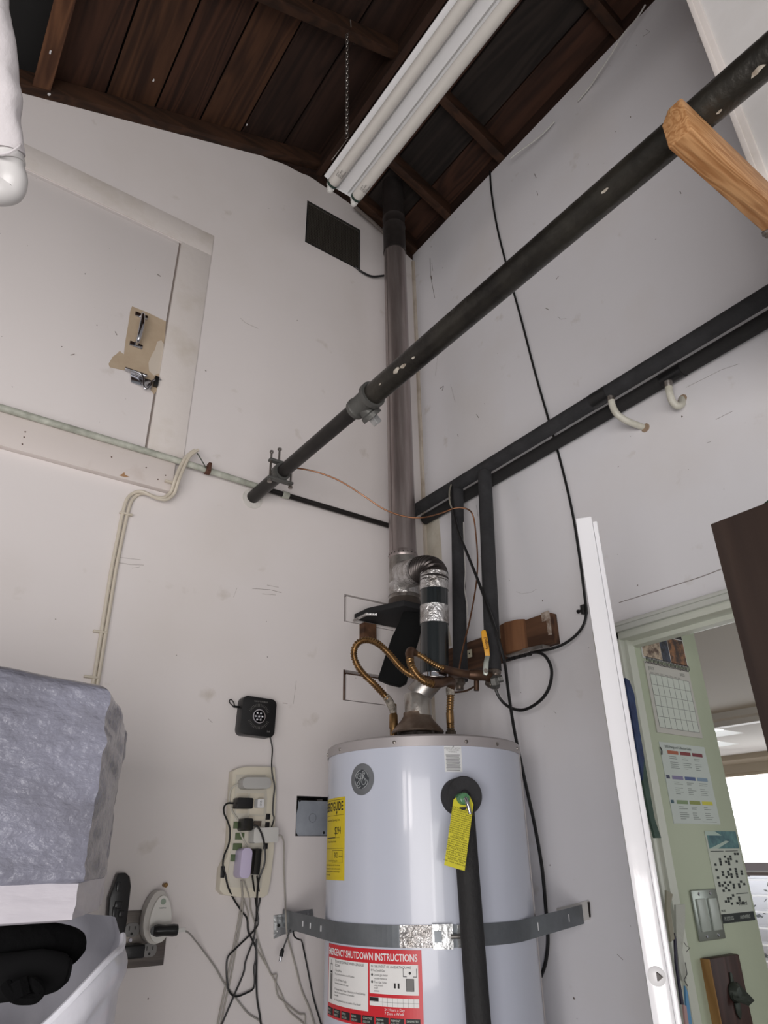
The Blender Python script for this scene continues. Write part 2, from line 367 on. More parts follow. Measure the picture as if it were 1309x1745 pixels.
# soffit (closet corner) top right
SX, SY = -.50, -1.612
nl = V((-.42, 0, 1)); nr = V((.38, 0, 1))
def zl(x): return 4.286+.42*(x+.832)
def zr(x): return 4.20-.38*x
sof = build('wall_soffit', MB().prism([(SX, SY, 2.44), (0, SY, 2.44), (0, SY, 4.20), (SX, SY, zr(SX))], (0, -2.4, 0)), mat('bright wall paint', srgb(222, 220, 219), .5, var=srgb(206, 203, 200), vscale=2.5), kind='structure')
build('trim_2', MB().box(SX-.008, SX, SY-.018, SY+.004, 2.44, 4.35).box(SX-.011, SX-.008, SY-.006, SY+.004, 2.44, 4.35), M_TRIM, kind='structure', bevel=.0015)

# ---------------------------------------------------------------- roof
woods = [wood('roof board red brown', srgb(70, 44, 31), srgb(40, 24, 17)), wood('roof board brown', srgb(78, 51, 34), srgb(46, 28, 19)),
         wood('roof board dark', srgb(54, 36, 28), srgb(34, 22, 17)), wood('roof board grey black', srgb(46, 39, 35), srgb(28, 23, 21))]
wr = wood('rafter wood', srgb(66, 43, 29), srgb(42, 27, 18), 'X')
blk = mat('black felt and dark void', srgb(24, 24, 24), .9)
ceil = bpy.data.objects.new('ceiling', None); COL.objects.link(ceil); ceil['kind'] = 'structure'; ceil['_o'] = (0, 0, 0)
RD = .075
def board(x0, x1, zf, m, sag=0, y0=.14, y1=-3.2):
    g = .0035; dz = RD+sag
    build('roof_board', MB().add([(x0+g, y1, zf(x0+g)+dz), (x1-g, y1, zf(x1-g)+dz), (x1-g, y0, zf(x1-g)+dz), (x0+g, y0, zf(x0+g)+dz), (x0+g, y1, zf(x0)+dz+.02), (x1-g, y1, zf(x1)+dz+.02), (x1-g, y0, zf(x1)+dz+.02), (x0+g, y0, zf(x0)+dz+.02)],
          [(0, 3, 2, 1), (4, 5, 6, 7), (0, 1, 5, 4), (1, 2, 6, 5), (2, 3, 7, 6), (3, 0, 4, 7)]), m, ceil)
XR = -.544
jl = [XR, -.745, -.945, -1.12, -1.295, -1.47, -1.645, -1.82, -2.0, -2.18, -2.36, -2.55, -2.8, -3.1]
ml = [2, 2, 1, 0, 1, 0, 0]
for i in range(len(jl)-1):
    board(jl[i+1], jl[i], zl, woods[ml[i]] if i < len(ml)-1 else (blk if i < 9 else woods[2]), sag=(0, .004, 0, .003, 0, .004, 0, .05, .05, .02, .0, 0, 0)[i])  # black boards carry the darkness of an open roof void in their colour
jr = [XR, -.47, -.29, -.108, .12]
for i in range(4): board(jr[i], jr[i+1], zr, woods[[2, 0, 3, 0][i]], sag=(0, .003, 0, .004)[i])
build('roof_felt', MB().prism([(-3.2, -3.2, zl(-3.2)+.16), (XR, -3.2, zl(XR)+.13), (.2, -3.2, zr(.2)+.13), (.2, -3.2, zr(.2)+.17), (XR, -3.2, zl(XR)+.19), (-3.2, -3.2, zl(-3.2)+.2)], (0, 3.4, 0)), blk, ceil)
build('greenish_sheet', MB().prism([(-2.05, -.9, zl(-2.05)+.06), (-1.83, -.9, zl(-1.83)+.06), (-1.83, -.02, zl(-1.83)+.06), (-2.05, -.02, zl(-2.05)+.06)], (0, 0, .01)), mat('greenish sheet', srgb(52, 56, 48), .8), ceil)
def rafter(y0, side, m=wr):
    z = zl if side == 'L' else zr
    xa, xb = (-3.2, XR) if side == 'L' else (XR, .0)
    build('rafter', MB().prism([(xa, y0, z(xa)), (xb, y0, z(xb)), (xb, y0, z(xb)+RD), (xa, y0, z(xa)+RD)], (0, .038, 0)), m, ceil, bevel=.002)
for y in (-.036, -.64, -1.25, -1.86, -2.47): rafter(y, 'L')
for y in (-.036, -.29, -.645, -1.255, -1.86, -2.47): rafter(y, 'R')
build('ridge_board', MB().box(XR-.014, XR+.014, -3.2, .1, zl(XR)-.03, zl(XR)+.08), wood('ridge wood', srgb(58, 38, 28), srgb(38, 25, 18)), ceil)
build('purlin', MB().prism([(-1.69, 0, zl(-1.69)+.004), (-1.635, 0, zl(-1.635)+.004), (-1.635, 0, zl(-1.635)+RD), (-1.69, 0, zl(-1.69)+RD)], (0, -3.2, 0)), wood('purlin wood', srgb(112, 76, 52), srgb(70, 44, 30)), ceil)
# dark plates closing the wall heads
build('wall_plate', MB().box(.0, .12, -4, .1, 4.2, 4.27), woods[2], ceil)
build('wall_plate', MB().prism([(-3.2, .002, 3.20), (-.832, .002, 4.20), (-.5, .002, 4.26), (0, .002, 4.10), (0, .002, 4.28), (XR, .002, 4.48), (-3.2, .002, 3.40)], (0, .09, 0)), woods[2], ceil)
# paint flecks on the roof wood
fl = MB()
for px, py in [(84, 160), (86, 88), (262, 136), (536, 300), (421, 212)]:
    p = onp(px, py, nl, 4.286+.42*.832+.001); fleck(fl, p-V((0, 0, .003)), (1, 0, .42), (0, 1, 0), (-.42, 0, 1), random.uniform(.003, .006), random.uniform(.005, .012), .001)
build('paint_flecks', fl, M_WHITE, ceil, kind='stuff')

# ---------------------------------------------------------------- hatch door (upper left)
h = build('door_2', MB().box(hatch[0]+.003, hatch[1]-.006, .004, .03, hatch[2]+.003, hatch[3]-.007), M_WALL, kind='structure', bevel=.001)
build('casing_top', MB().box(hatch[0], -.99, -.006, .0, hatch[3]+.002, hatch[3]+.105), M_TRIM, h, bevel=.001)
build('casing_side', MB().box(hatch[1], -.99, -.006, .0, hatch[2]+.0, hatch[3]+.002), M_TRIM, h, bevel=.001)
build('gap_strip', MB().box(hatch[1]-.006, hatch[1], .004, .02, hatch[2], hatch[3]), mat('grey gap line', srgb(128, 118, 112), .7), h)  # grey strip drawn as the gap line beside the hatch leaf
build('ledge_board', MB().box(-2.2, -1.017, -.022, 0, 2.556, 2.658), mat('ledge paint', srgb(220, 211, 206), .5, var=srgb(196, 182, 172), vscale=6, vramp=(.2, .45)), h, bevel=.0015)
nm = MB()
for px, py in [(41, 745), (43, 736), (249, 797), (282, 810), (269, 817), (38, 757), (190, 779)]:
    nm.lathe(PL(px, py, .0215), (0, -1, 0), [(0, .0025), (.001, .0022)], 8)
build('nail_heads', nm, mat('nail', srgb(90, 66, 56), .7), h, kind='stuff')
build('chipped_paint', MB().prism([PL(x, y, .0222) for x, y in [(203, 810), (208, 808), (212, 804), (213, 809), (221, 813), (212, 813)]], (0, -.0005, 0)), mat('bare wood chip', srgb(170, 132, 96), .8), h)
bare = [(225, 522), (250, 532), (283, 548), (281, 575), (276, 600), (272, 640), (266, 668), (262, 672), (250, 655), (243, 640), (226, 634), (205, 630), (187, 626), (185, 620), (192, 608), (199, 603), (204, 598), (211, 604), (214, 580), (219, 550), (222, 530)]
build('unpainted_patch', MB().prism([PL(x, y, -.0035) for x, y in bare], (0, -.0006, 0)), mat('beige primer', srgb(188, 170, 146), .6, var=srgb(180, 160, 136), vscale=20), h)
build('spackle_blob', MB().prism([PL(x, y, -.0027) for x, y in [(268, 582), (275, 580), (279, 586), (277, 612), (272, 636), (262, 640), (254, 632), (253, 618), (259, 604), (264, 596)]], (0, -.0005, 0)), mat('pale blob', srgb(205, 194, 180), .6), h)
# pull handle
hd = thing('pull_handle', PL(236, 562), 'chrome pull handle screwed to the bare beige patch of the upper hatch', 'handle')
a, b_ = PL(241, 538), PL(232, 588)
for c in (a, b_): build('foot', MB().box(c.x-.021, c.x+.021, -.002, .004, c.z-.009, c.z+.009), M_CHROME, hd, bevel=.002)
build('grip', MB().tube([a+V((0, -.004, -.002)), a+V((0, -.022, -.012)), (a+b_)/2+V((0, -.032, 0)), b_+V((0, -.022, .012)), b_+V((0, -.004, .002))], [.006, .007, .0085, .007, .006], 12, smooth=5), M_CHROME, hd, smooth=True)
bo = thing('barrel_bolt', PL(242, 642), 'chrome barrel bolt latch below the pull handle on the upper hatch', 'latch')
p = PL(224, 640); q = PL(262, 652)
build('back_plate', MB().prism([PL(222, 637, -.0), PL(260, 650, 0), PL(257, 664, 0), PL(223, 652, 0)], (0, -.004, 0)), M_CHROME, bo, bevel=.0008)
build('barrel', MB().tube([PL(213, 628, .008), PL(250, 641, .012)], .0062, 12), M_CHROME, bo, smooth=True)
build('bolt_rod', MB().tube([PL(214, 628, .016), PL(238, 636, .018), PL(244, 644, .020), PL(245, 658, .022), PL(250, 663, .022), PL(256, 658, .018), PL(260, 649, .012), PL(274, 647, .010)], .0032, 10, smooth=5), M_CHROME, bo, smooth=True)
build('strike', MB().box(q.x-.001, q.x+.012, -.014, .0, q.z-.016, q.z+.02), M_BLACK, bo, bevel=.001)

# ---------------------------------------------------------------- wall vent
vt = thing('wall_vent', PL(568, 400), 'dark louvred mesh vent set high in the left wall under the roof', 'vent')
build('frame', MB().slab([rect(vent[0]-.004, vent[1]+.004, vent[2]-.004, vent[3]+.004), rect(vent[0]+.002, vent[1]-.002, vent[2]+.002, vent[3]-.002)], LW, .0015, -.002), M_BLACKM, vt)
vm = MB(); n = 34
for i in range(n):
    x = vent[0]+(vent[1]-vent[0])*(i+.5)/n; vm.box(x-.0012, x+.0012, -.001, .001, vent[2], vent[3])
for i in range(26):
    z = vent[2]+(vent[3]-vent[2])*(i+.5)/26; vm.box(vent[0], vent[1], -.0005, .0015, z-.0014, z+.0014)
build('mesh_screen', vm, mat('vent mesh', srgb(66, 62, 56), .6), vt, kind='stuff')
build('backing', MB().box(vent[0], vent[1], .010, .02, vent[2], vent[3]), M_GAP, vt)
tag(build('vent_cable', MB().tube([PL(606, 455, .006), PL(618, 464, .012), PL(634, 471, .016), PL(652, 470, .02), PL(675, 466, .02)], .0048, 10, smooth=5), M_CORD, smooth=True),
    'short black cable running from the wall vent to behind the flue', 'cable')

# ---------------------------------------------------------------- conduit along left wall
cdt = thing('wall_conduit', (-.9, 0, 2.66), 'slim horizontal conduit pipe on the left wall, white left half, black right half', 'pipe')
zc = 2.661
mwp = mat('flaking white pipe paint', srgb(196, 198, 186), .5, var=srgb(150, 152, 140), vscale=22)
build('painted_pipe', MB().tube([(-2.3, -.031, zc+.004), (-1.0, -.031, zc+.002), (-.70, -.02, zc)], .0105, 12), mwp, cdt, smooth=True, label='white painted length of pipe')
build('bare_pipe', MB().tube([(-.70, -.02, zc), (-.15, -.02, zc)], .0098, 12), M_IRON2, cdt, smooth=True, label='black bare length of pipe')
c = PL(486, 849, .02); build('coupling', MB().tube([(c.x-.012, -.02, zc), (c.x+.012, -.02, zc)], .0125, 12), mwp, cdt, smooth=True)
c = PL(352, 803, .02); cl = build('ground_clamp', MB().tube([(c.x-.008, -.028, zc), (c.x+.008, -.028, zc)], .014, 12).box(c.x-.005, c.x+.005, -.05, -.03, zc-.006, zc+.02), mat('rusty clamp', srgb(92, 62, 48), .7, .3), cdt, bevel=.001)

# cream cable pair
pts = [(332, 767), (326, 771), (316, 780), (306, 798), (298, 818), (291, 838), (278, 848), (262, 846), (243, 838), (228, 840), (216, 852), (208, 880), (200, 920), (191, 965), (182, 1020), (174, 1070), (166, 1120), (158, 1170), (150, 1230)]
def offs(i): return .05 if i < 5 else (.03 if i < 9 else .006)
cc = thing('cable_pair', PL(158, 1170), 'pair of cream cables looping over the ledge and down the left wall', 'cable')
for k in (0, 1):
    build('cable', MB().tube([PL(x+k*7.5*(1 if i > 8 else .75), y+k*3*(1 if i > 2 and i < 12 else 0), offs(i)) for i, (x, y) in enumerate(pts)], .0052, 8, smooth=4), M_NM, cc, smooth=True)
for px, py in [(216, 876), (172, 1077), (157, 1154), (292, 822)]:
    p = PL(px, py, .008 if py > 830 else .034); build('staple', MB().box(p.x-.02, p.x+.016, p.y-.005, p.y+.006, p.z-.003, p.z+.003), M_NM, cc, bevel=.001)
tag(build('ground_wire', MB().tube([PL(331, 767, .052), PL(338, 775, .05), PL(347, 790, .045), PL(352, 799, .04)], .0018, 6, smooth=3), mat('dark green wire', srgb(60, 66, 56), .5), smooth=True), 'thin dark green wire from cream cables to the rusty conduit clamp', 'wire')

# ---------------------------------------------------------------- gas pipe across the room
gp = thing('gas_pipe', (-.74, 0, 2.6), 'long black iron gas pipe crossing the room from the left wall', 'pipe')
g0, g1, g2 = V((-.741, 0, 2.627)), V((-.735, -.66, 2.627)), V((-.713, -3.0, 2.627))
build('thin_section', MB().tube([g0, g1], .0215, 20), M_IRON2, gp, smooth=True)
build('thick_section', MB().tube([g1+V((0, -.03, 0)), g2], .0295, 24), M_IRON, gp, smooth=True)
tee = MB().lathe(g1+V((0, .045, 0)), (0, -1, 0), [(0, .021), (0, .029), (.012, .030), (.016, .027), (.07, .029), (.074, .037), (.088, .037), (.088, .028)], 24)
tee.lathe(g1+V((0, .01, 0)), (.75, 0, -.65), [(0, .022), (.03, .024), (.034, .029), (.046, .029), (.046, .02)], 20)
build('tee_fitting', tee, M_MALL, gp, smooth=True)
pg = V((.75, 0, -.65)).normalized()
build('plug', MB().obox(g1+V((0, .01, 0))+pg*.056, pg, (0, 1, 0), pg.cross(V((0, 1, 0))), .012, .010, .010), M_BRIGHT, gp, bevel=.002)
fk = MB()
for (px, py, s) in [(668, 634, .012), (681, 626, .010), (640, 657, .004), (1024, 325, .006), (1290, 122, .01), (1225, 190, .005), (700, 612, .006)]:
    d = ray(px, py); t = ((2.627-.0285)-C0.z)/d.z; p = C0+d*t
    nrm = (p-V((p.x-(p.x+.724)*1.0, p.y, 2.627))); ax_x = g1.x+(g2.x-g1.x)*((p.y-g1.y)/(g2.y-g1.y)); nrm = V((p.x-ax_x, 0, p.z-2.627)).normalized()
    p = V((ax_x, p.y, 2.627))+nrm*.0296
    fleck(fk, p, (0, 1, 0), nrm.cross(V((0, 1, 0))), nrm, s*1.3, s*.5)
build('paint_flecks', fk, mat('paint fleck', srgb(190, 184, 172), .7, var=srgb(130, 118, 104), vscale=60), gp, kind='stuff')
# hole collar
build('hole_ring', MB().lathe((-.741, -.0005, 2.622), (0, -1, 0), [(0, .036), (.0015, .036), (.002, .030), (.003, .024)], 20), mat('chipped plaster', srgb(208, 204, 198), .8, bump=.6), gp)
# clamp on pipe
kc = thing('pipe_clamp', (-.745, -.2, 2.6), 'bronze grounding clamp bolted around the black gas pipe near the wall', 'clamp')
cy = -.205
build('jaw', MB().lathe((-.741, cy-.010, 2.627), (0, 1, 0), [(0, .022), (0, .029), (.022, .029), (.022, .022)], 16), M_MALL, kc, smooth=True)
for z_ in (2.655, 2.592): build('bar', MB().box(-.785, -.70, cy-.008, cy+.010, z_, z_+.009), M_MALL, kc, bevel=.002)
for dx in (-.038, .034):
    build('bolt', MB().lathe((-.741+dx, cy, 2.580), (0, 0, 1), [(0, .007), (.006, .007), (.006, .0035), (.105 if dx < 0 else .095, .0035), (.105 if dx < 0 else .095, .006), (.112, .006)], 10), M_GALV, kc, smooth=True)
build('tall_screw', MB().lathe((-.752, cy, 2.66), (0, 0, 1), [(0, .0035), (.045, .0035), (.045, .007), (.05, .007)], 10), M_GALV, kc, smooth=True)
# copper ground wire
gw = [(488, 797, 1.90), (515, 799, 1.92), (545, 806, 1.93), (580, 820, 1.94), (620, 845, 1.95), (655, 868, 1.97), (690, 880, 1.99), (720, 882, 2.0), (750, 875, 2.03), (775, 866, 2.03), (795, 867, 2.03), (806, 878, 2.05), (811, 910, 2.06), (814, 955, 2.06), (811, 1000, 2.05), (800, 1060, 2.03), (788, 1110, 2.0), (781, 1152, 1.97)]
tag(build('copper_wire', MB().tube([PD(*p) for p in gw], .0026, 8, smooth=5), M_COPPER, smooth=True), 'thin bare copper wire drooping from the pipe clamp to the water valves', 'wire')

# ---------------------------------------------------------------- wooden pipe support
bk = MB().prism([(-.80, -1.596, 2.52), (-.80, -1.636, 2.52), (-.80, -1.636, 2.597), (-.80, -1.612, 2.597), (-.80, -1.596, 2.575)], (.30, 0, 0))
wp = wood('fresh pine', srgb(186, 142, 98), srgb(148, 102, 62), 'X', rough=.55, scale=4.0)
wb = thing('wooden_bracket', (-.5, -1.615, 2.52), 'short light pine block sticking out to hold up the black gas pipe', 'bracket')
build('block', bk, wp, wb, bevel=.003)
build('lag_screw', MB().lathe((-.515, -1.60, 2.512), (0, 0, 1), [(0, .006), (.004, .006), (.006, .009), (.01, .009)], 8), M_GALV, wb)

# ---------------------------------------------------------------- insulated water pipes on right wall
ip = thing('insulated_pipe', (-.09, -.8, 2.70), 'upper of two foam wrapped water pipes running along the right wall', 'pipe', None)
build('foam_sleeve', MB().tube([(-.09, -.012, 2.740), (-.09, -1.75, 2.740)], .0232, 20), M_FOAM, ip, smooth=True)
c = PX(1020, 676, -.09); build('tape_band', MB().tube([(-.09, c.y+.02, 2.740), (-.09, c.y-.035, 2.740)], .0242, 20), M_BLACK, ip, smooth=True)
ip2 = thing('insulated_pipe', (-.022, -.8, 2.70), 'lower foam wrapped water pipe tight against the right wall', 'pipe')
build('foam_sleeve', MB().tube([(-.024, -.03, 2.728), (-.024, -1.75, 2.728)], .0205, 20), mat('darker foam', srgb(34, 33, 33), .85, bump=.2, bscale=90), ip2, smooth=True)
c = PX(1143, 634, -.024); build('tape_band', MB().tube([(-.024, c.y+.03, 2.728), (-.024, c.y-.035, 2.728)], .0222, 20), M_BLACK, ip2, smooth=True)
top = V((-.092, -.445, 2.72)); bot = PD(841, 1143, 2.0)
ip3 = thing('insulated_pipe', bot, 'right foam wrapped riser dropping behind the yellow handled valve', 'pipe')
build('foam_sleeve', MB().tube([top, top.lerp(bot, .5)+V((.0, 0, 0)), bot], .0232, 20), M_FOAM, ip3, smooth=True)
top = PD(779, 835, 2.19); bot2 = PD(785, 1160, 2.12)
ip4 = thing('insulated_pipe', bot2, 'left foam wrapped riser dropping from wall pipes to the copper hoses', 'pipe')
build('foam_sleeve', MB().tube([top, top.lerp(bot2, .5), bot2], [.0225, .022, .023], 20), M_FOAM, ip4, smooth=True)
build('torn_edge', MB().tube([PD(790, 890, 2.165), PD(791, 930, 2.155), PD(793, 975, 2.15), PD(791, 1000, 2.14), PD(796, 1030, 2.13), PD(798, 1065, 2.12)], .0022, 5), mat('torn paint edge', srgb(180, 178, 174), .8, bump=.5), ip4)
build('tie_wire', MB().tube([PD(769, 826, 2.15), PD(766, 838, 2.13), PD(767, 858, 2.13), PD(774, 872, 2.15)], .003, 6, smooth=3), mat('grey tie', srgb(120, 116, 106), .6), ip4)
wpm = mat('white painted pipe', srgb(205, 203, 192), .45, var=srgb(180, 178, 164), vscale=25)
for nm_, pp, lb in [('pipe_elbow', [(1041, 676, .092), (1044, 692, .088), (1052, 706, .078), (1066, 716, .055), (1082, 723, .026), (1100, 729, -.01)], 'white painted bent pipe stub under the left tape joint, entering wall'),
                    ('pipe_elbow', [(1139, 652, .052), (1141, 668, .048), (1146, 684, .04), (1155, 692, .028), (1162, 688, .012), (1163, 680, -.004)], 'white painted hooked pipe stub under the right tape joint')]:
    e = thing(nm_, PR(pp[-1][0], pp[-1][1]), lb, 'pipe')
    build('pipe', MB().tube([PR(*q) for q in pp], .0098, 12, smooth=5), wpm, e, smooth=True)
    d0 = PR(*pp[0]); d1 = PR(*pp[1]); build('nut', MB().lathe(d0, d1-d0, [(-.004, .011), (.006, .011), (.012, .0105)], 12), M_GALV, e, smooth=True)
    ed = PR(pp[-1][0], pp[-1][1], .0004); build('wall_hole', MB().lathe(ed, (-1, 0, 0), [(0, .014), (.001, .012)], 10), mat('broken plaster', srgb(150, 130, 110), .9), e)

# ---------------------------------------------------------------- timber ledger on right wall
lg = thing('timber_ledger', (0, -.3, 2.1), 'dark brown stained timber ledger fixed across the right wall behind pipes', 'timber')
build('board', MB().box(-.038, 0, -.60, -.46, 2.098, 2.19), wbrown, lg, bevel=.003)
build('board', MB().box(-.034, 0, -.46, -.03, 2.092, 2.185), wood('dark timber', srgb(100, 72, 54), srgb(60, 42, 32), 'Y'), lg, bevel=.002)
bb = PR(877, 1082, .04)
build('spacer_block', MB().prism([(-.034, bb.y+.05, 2.098), (-.058, bb.y+.045, 2.098), (-.066, bb.y+.01, 2.098), (-.056, bb.y-.03, 2.098), (-.036, bb.y-.05, 2.098)], (0, 0, .096)), wood('orange timber', srgb(122, 84, 56), srgb(84, 54, 36), 'Z'), lg, bevel=.004)
build('broken_corner', MB().box(-.041, -.036, -.603, -.575, 2.165, 2.192).box(-.041, -.036, -.603, -.592, 2.12, 2.165), mat('cracked paint corner', srgb(190, 178, 166), .8, bump=.8, var=srgb(120, 98, 82), vscale=60), lg)
for (px, py) in [(856, 1080), (801, 1114)]:
    p = PR(px, py, .05 if px > 830 else .04); o = build('strap_plate', MB().box(p.x-.003, p.x, p.y-.011, p.y+.011, p.z-.013, p.z+.013), mat('cream plate', srgb(206, 200, 176), .5), lg, bevel=.001)
    build('hole', MB().lathe((p.x-.0031, p.y, p.z), (-1, 0, 0), [(0, .003), (.0004, .003)], 8), M_INK, o)
gb = thing('cable_block', PR(885, 1118, .04), 'small grey metal cable connector block under the timber ledger', 'bracket')
build('channel', MB().prism([PR(862, 1112, .05), PR(925, 1098, .05), PR(925, 1104, .05), PR(862, 1119, .05)], (.03, 0, 0)), M_GALV, gb)
cb = MB()
for i in range(5): p = PR(866+i*9, 1124-i*2.2, .05); cb.lathe(p, (0, -1, .1), [(-.006, .0045), (.001, .0045), (.001, .006), (.007, .006)], 8)
build('connectors', cb, M_BLACK, gb, smooth=True)

# ---------------------------------------------------------------- cables on right wall
def cable(name, pts, r, m, label, pf, cat='cable', sm=5, n=8, parent=None):
    if parent is not None: return build('cord', MB().tube([pf(*p) for p in pts], r, n, smooth=sm), m, parent, smooth=True)
    return tag(build(name, MB().tube([pf(*p) for p in pts], r, n, smooth=sm), m, smooth=True), label, cat)
cable('coax_cable', [(835, 292, .004), (838, 330, .005), (848, 390, .005), (868, 470, .005), (890, 550, .005), (912, 635, .004), (935, 715, .005), (955, 785, .005), (975, 870, .005), (988, 950, .005), (997, 1020, .006), (999, 1045, .012), (994, 1066, .018), (980, 1084, .025), (960, 1098, .035), (938, 1106, .045), (915, 1110, .05), (895, 1116, .05), (870, 1122, .05)], .0040, M_CORD, 'black cable running down the right wall from roof to ledger', PR)
cable('coax_loop', [(905, 1112, .055), (918, 1112, .06), (931, 1120, .06), (940, 1140, .06), (938, 1165, .06), (928, 1186, .06), (910, 1202, .06), (890, 1210, .06), (870, 1206, .06), (855, 1194, .07), (846, 1178, .08), (842, 1160, .09)], .0046, M_CORD, 'black cable loop hanging below the timber ledger', PR)
cable('coax_drop', [(769, 826, .12), (771, 860, .13), (781, 905, .14), (797, 945, .15), (815, 990, .17), (835, 1045, .185), (852, 1098, .18), (861, 1135, .16), (866, 1175, .12), (875, 1235, .08), (886, 1290, .05), (899, 1350, .02), (912, 1410, .012), (924, 1480, .010), (930, 1545, .008), (934, 1600, .008), (930, 1640, .01), (922, 1664, .012)], .0046, M_CORD, 'black cable dropping beside the right side of the tank', PR)
e = thing('white_cable_end', PR(905, 1735), 'short white flat lead with metal ring ending the drop cable', 'cable')
build('lead', MB().tube([PR(922, 1664, .012), PR(916, 1690, .012), (PR(909, 1715, .012))], .0042, 8, smooth=4), M_WPLAS, e, smooth=True)
build('ring', MB().tube([PR(908+5*math.cos(a*PI/4), 1730+14*math.sin(a*PI/4), .012) for a in range(8)], .0016, 6, closed=True), M_CHROME, e, smooth=True)
cl = thing('cable_clip', PR(996, 1040), 'small black nail clip holding the cable beside the white door', 'clip')
p = PR(998, 1040, .0); build('clip_body', MB().box(-.016, 0, p.y-.008, p.y+.006, p.z-.014, p.z+.014), M_BLACK, cl, bevel=.002); build('nail', MB().lathe((-.008, p.y+.022, p.z), (0, -1, 0), [(0, .006), (.004, .006), (.004, .004), (.016, .004)], 8), M_BLACK, cl)
cable('roof_cable', [(1100, 8, .03), (1085, 32, .03), (1061, 60, .05), (1042, 92, .04), (1020, 125, .03), (1005, 148, .012), (985, 172, .01)], .0030, M_WPLAS, 'white cable stapled diagonally to the right wall head near upper rafter', PR)
cable('roof_cable', [(945, 207, .012), (925, 228, .02), (905, 244, .03), (885, 258, .04), (870, 270, .05)], .0032, M_WPLAS, 'white cable end poking out by the lower right rafter', PR)
cable('roof_conduit', [(604, 352, .03), (618, 364, .03), (632, 376, .03), (645, 388, .03), (660, 402, .03)], .009, mat('grey conduit', srgb(110, 102, 96), .6), 'short grey conduit running behind fixture end to the flue', PL)

# ---------------------------------------------------------------- fluorescent fixture
FZ = 3.60; FY0, FY1 = -.515, -1.735; FXa, FXb = -.802, -.652
fx = thing('fluorescent_fixture', (-.727, -1.1, FZ), 'white two tube fluorescent strip light hanging by chain under the roof', 'ceiling light')
prof = [(-.8, FZ+.030), (-.802, FZ+.022), (-.768, FZ+.012), (-.756, FZ+.014), (-.745, FZ+.002), (-.709, FZ+.002), (-.698, FZ+.014), (-.686, FZ+.012), (-.652, FZ+.022), (-.654, FZ+.030), (-.69, FZ+.022), (-.69, FZ+.065), (-.764, FZ+.065), (-.764, FZ+.022)]
hs = build('housing', MB().prism([(x, FY0, z) for x, z in prof], (0, FY1-FY0, 0)), M_WHITE, fx)
build('end_plate', MB().box(-.768, -.686, FY0, FY0+.002, FZ-.004, FZ+.066), M_WHITE, fx, bevel=.0008)
mtube = mat('lamp tube glass', srgb(198, 194, 188), .25, coat=.4)
for x in (-.775, -.679):
    t = build('lamp_tube', MB().lathe((x, FY0-.012, FZ-.008), (0, -1, 0), [(0, .016), (.004, .019), (.02, .019), (1.19, .019), (1.2, .016)], 24), mtube, fx, smooth=True)
    build('end_ring', MB().lathe((x, FY0-.008, FZ-.008), (0, -1, 0), [(0, .0192), (.006, .0196), (.009, .0192)], 24), mat('dark green ring', srgb(30, 52, 44), .5), t, smooth=True)
    k = MB()
    for i, s_ in enumerate(['FLUORESCENT', 'F40 T12', 'COOL WHITE', '40 WATT']):
        text_mb(k, s_, .0085, lambda u, v, i=i, x=x: V((x-.0194*math.sin(.35+(-.8)+(i*.36)+v*50-.1), FY0-.055-u*.55, FZ-.008-.0194*math.cos(.35-.8+i*.36+v*50-.1))))
    build('print', k, M_INK, t)
    so = MB().lathe((x, FY0+.010, FZ-.002), (0, -1, 0), [(0, .006), (.003, .013), (.012, .016), (.016, .016)], 12).box(x-.012, x+.012, FY0-.006, FY0+.006, FZ-.026, FZ+.02)
    build('socket', so, M_WPLAS, fx, bevel=.002)
    build('socket_foot', MB().lathe((x, FY0+.004, FZ-.024), (0, 0, -1), [(0, .010), (.006, .009), (.009, .004)], 10), M_WPLAS, fx, smooth=True)
# bracket wire + chain
cx_, cy_ = -.782, -.625
build('hanger_wire', MB().tube([(-.768, -.56, FZ+.06), (-.80, -.56, FZ+.055), (cx_, cy_, 3.70), (-.745, -.66, FZ+.066)], .0016, 6), M_GALV, fx)
ch = thing('hanging_chain', (cx_, cy_, 3.69), 'thin steel chain hanging from a rafter hook to the strip light', 'chain')
z = 3.70; i = 0
zt = zl(cx_)+.0
def link(c, ax):
    pts = []
    for k in range(12):
        a = 2*PI*k/12; pts.append(c+V((0, 0, 1))*(math.sin(a)*.0085+(.006 if math.sin(a) > 0 else -.006))+ax*math.cos(a)*.006)
    return MB().tube(pts, .0017, 5, closed=True)
while z < zt-.03:
    z += .0205; a = V((1, 0, 0)) if i % 2 else V((0, 1, 0)); a = Matrix.Rotation(.5, 3, 'Z') @ a
    build('chain_link', link(V((cx_+(z-3.7)*-.012, cy_, z)), a), M_GALV, ch, smooth=True); i += 1
hx = cx_-.008
build('hook', MB().tube([(hx-.002, cy_, z+.01), (hx+.01, cy_, z+.016), (hx+.012, cy_-.01, z+.035), (hx-.004, cy_-.03, z+.05)], .0018, 6, smooth=4), M_GALV, ch, smooth=True)
p = onp(603, 70, nl, 4.286+.42*.832+.07)
tag(build('wire_hook', MB().tube([p+V((0, 0, .06)), p+V((0, 0, .0)), p+V((.006, 0, -.012)), p+V((0.0, 0, -.018)), p+V((-.006, 0, -.01))], .0015, 6, smooth=4), M_GALV, smooth=True), 'tiny bent wire hook in the roof board beside the chain', 'hook')

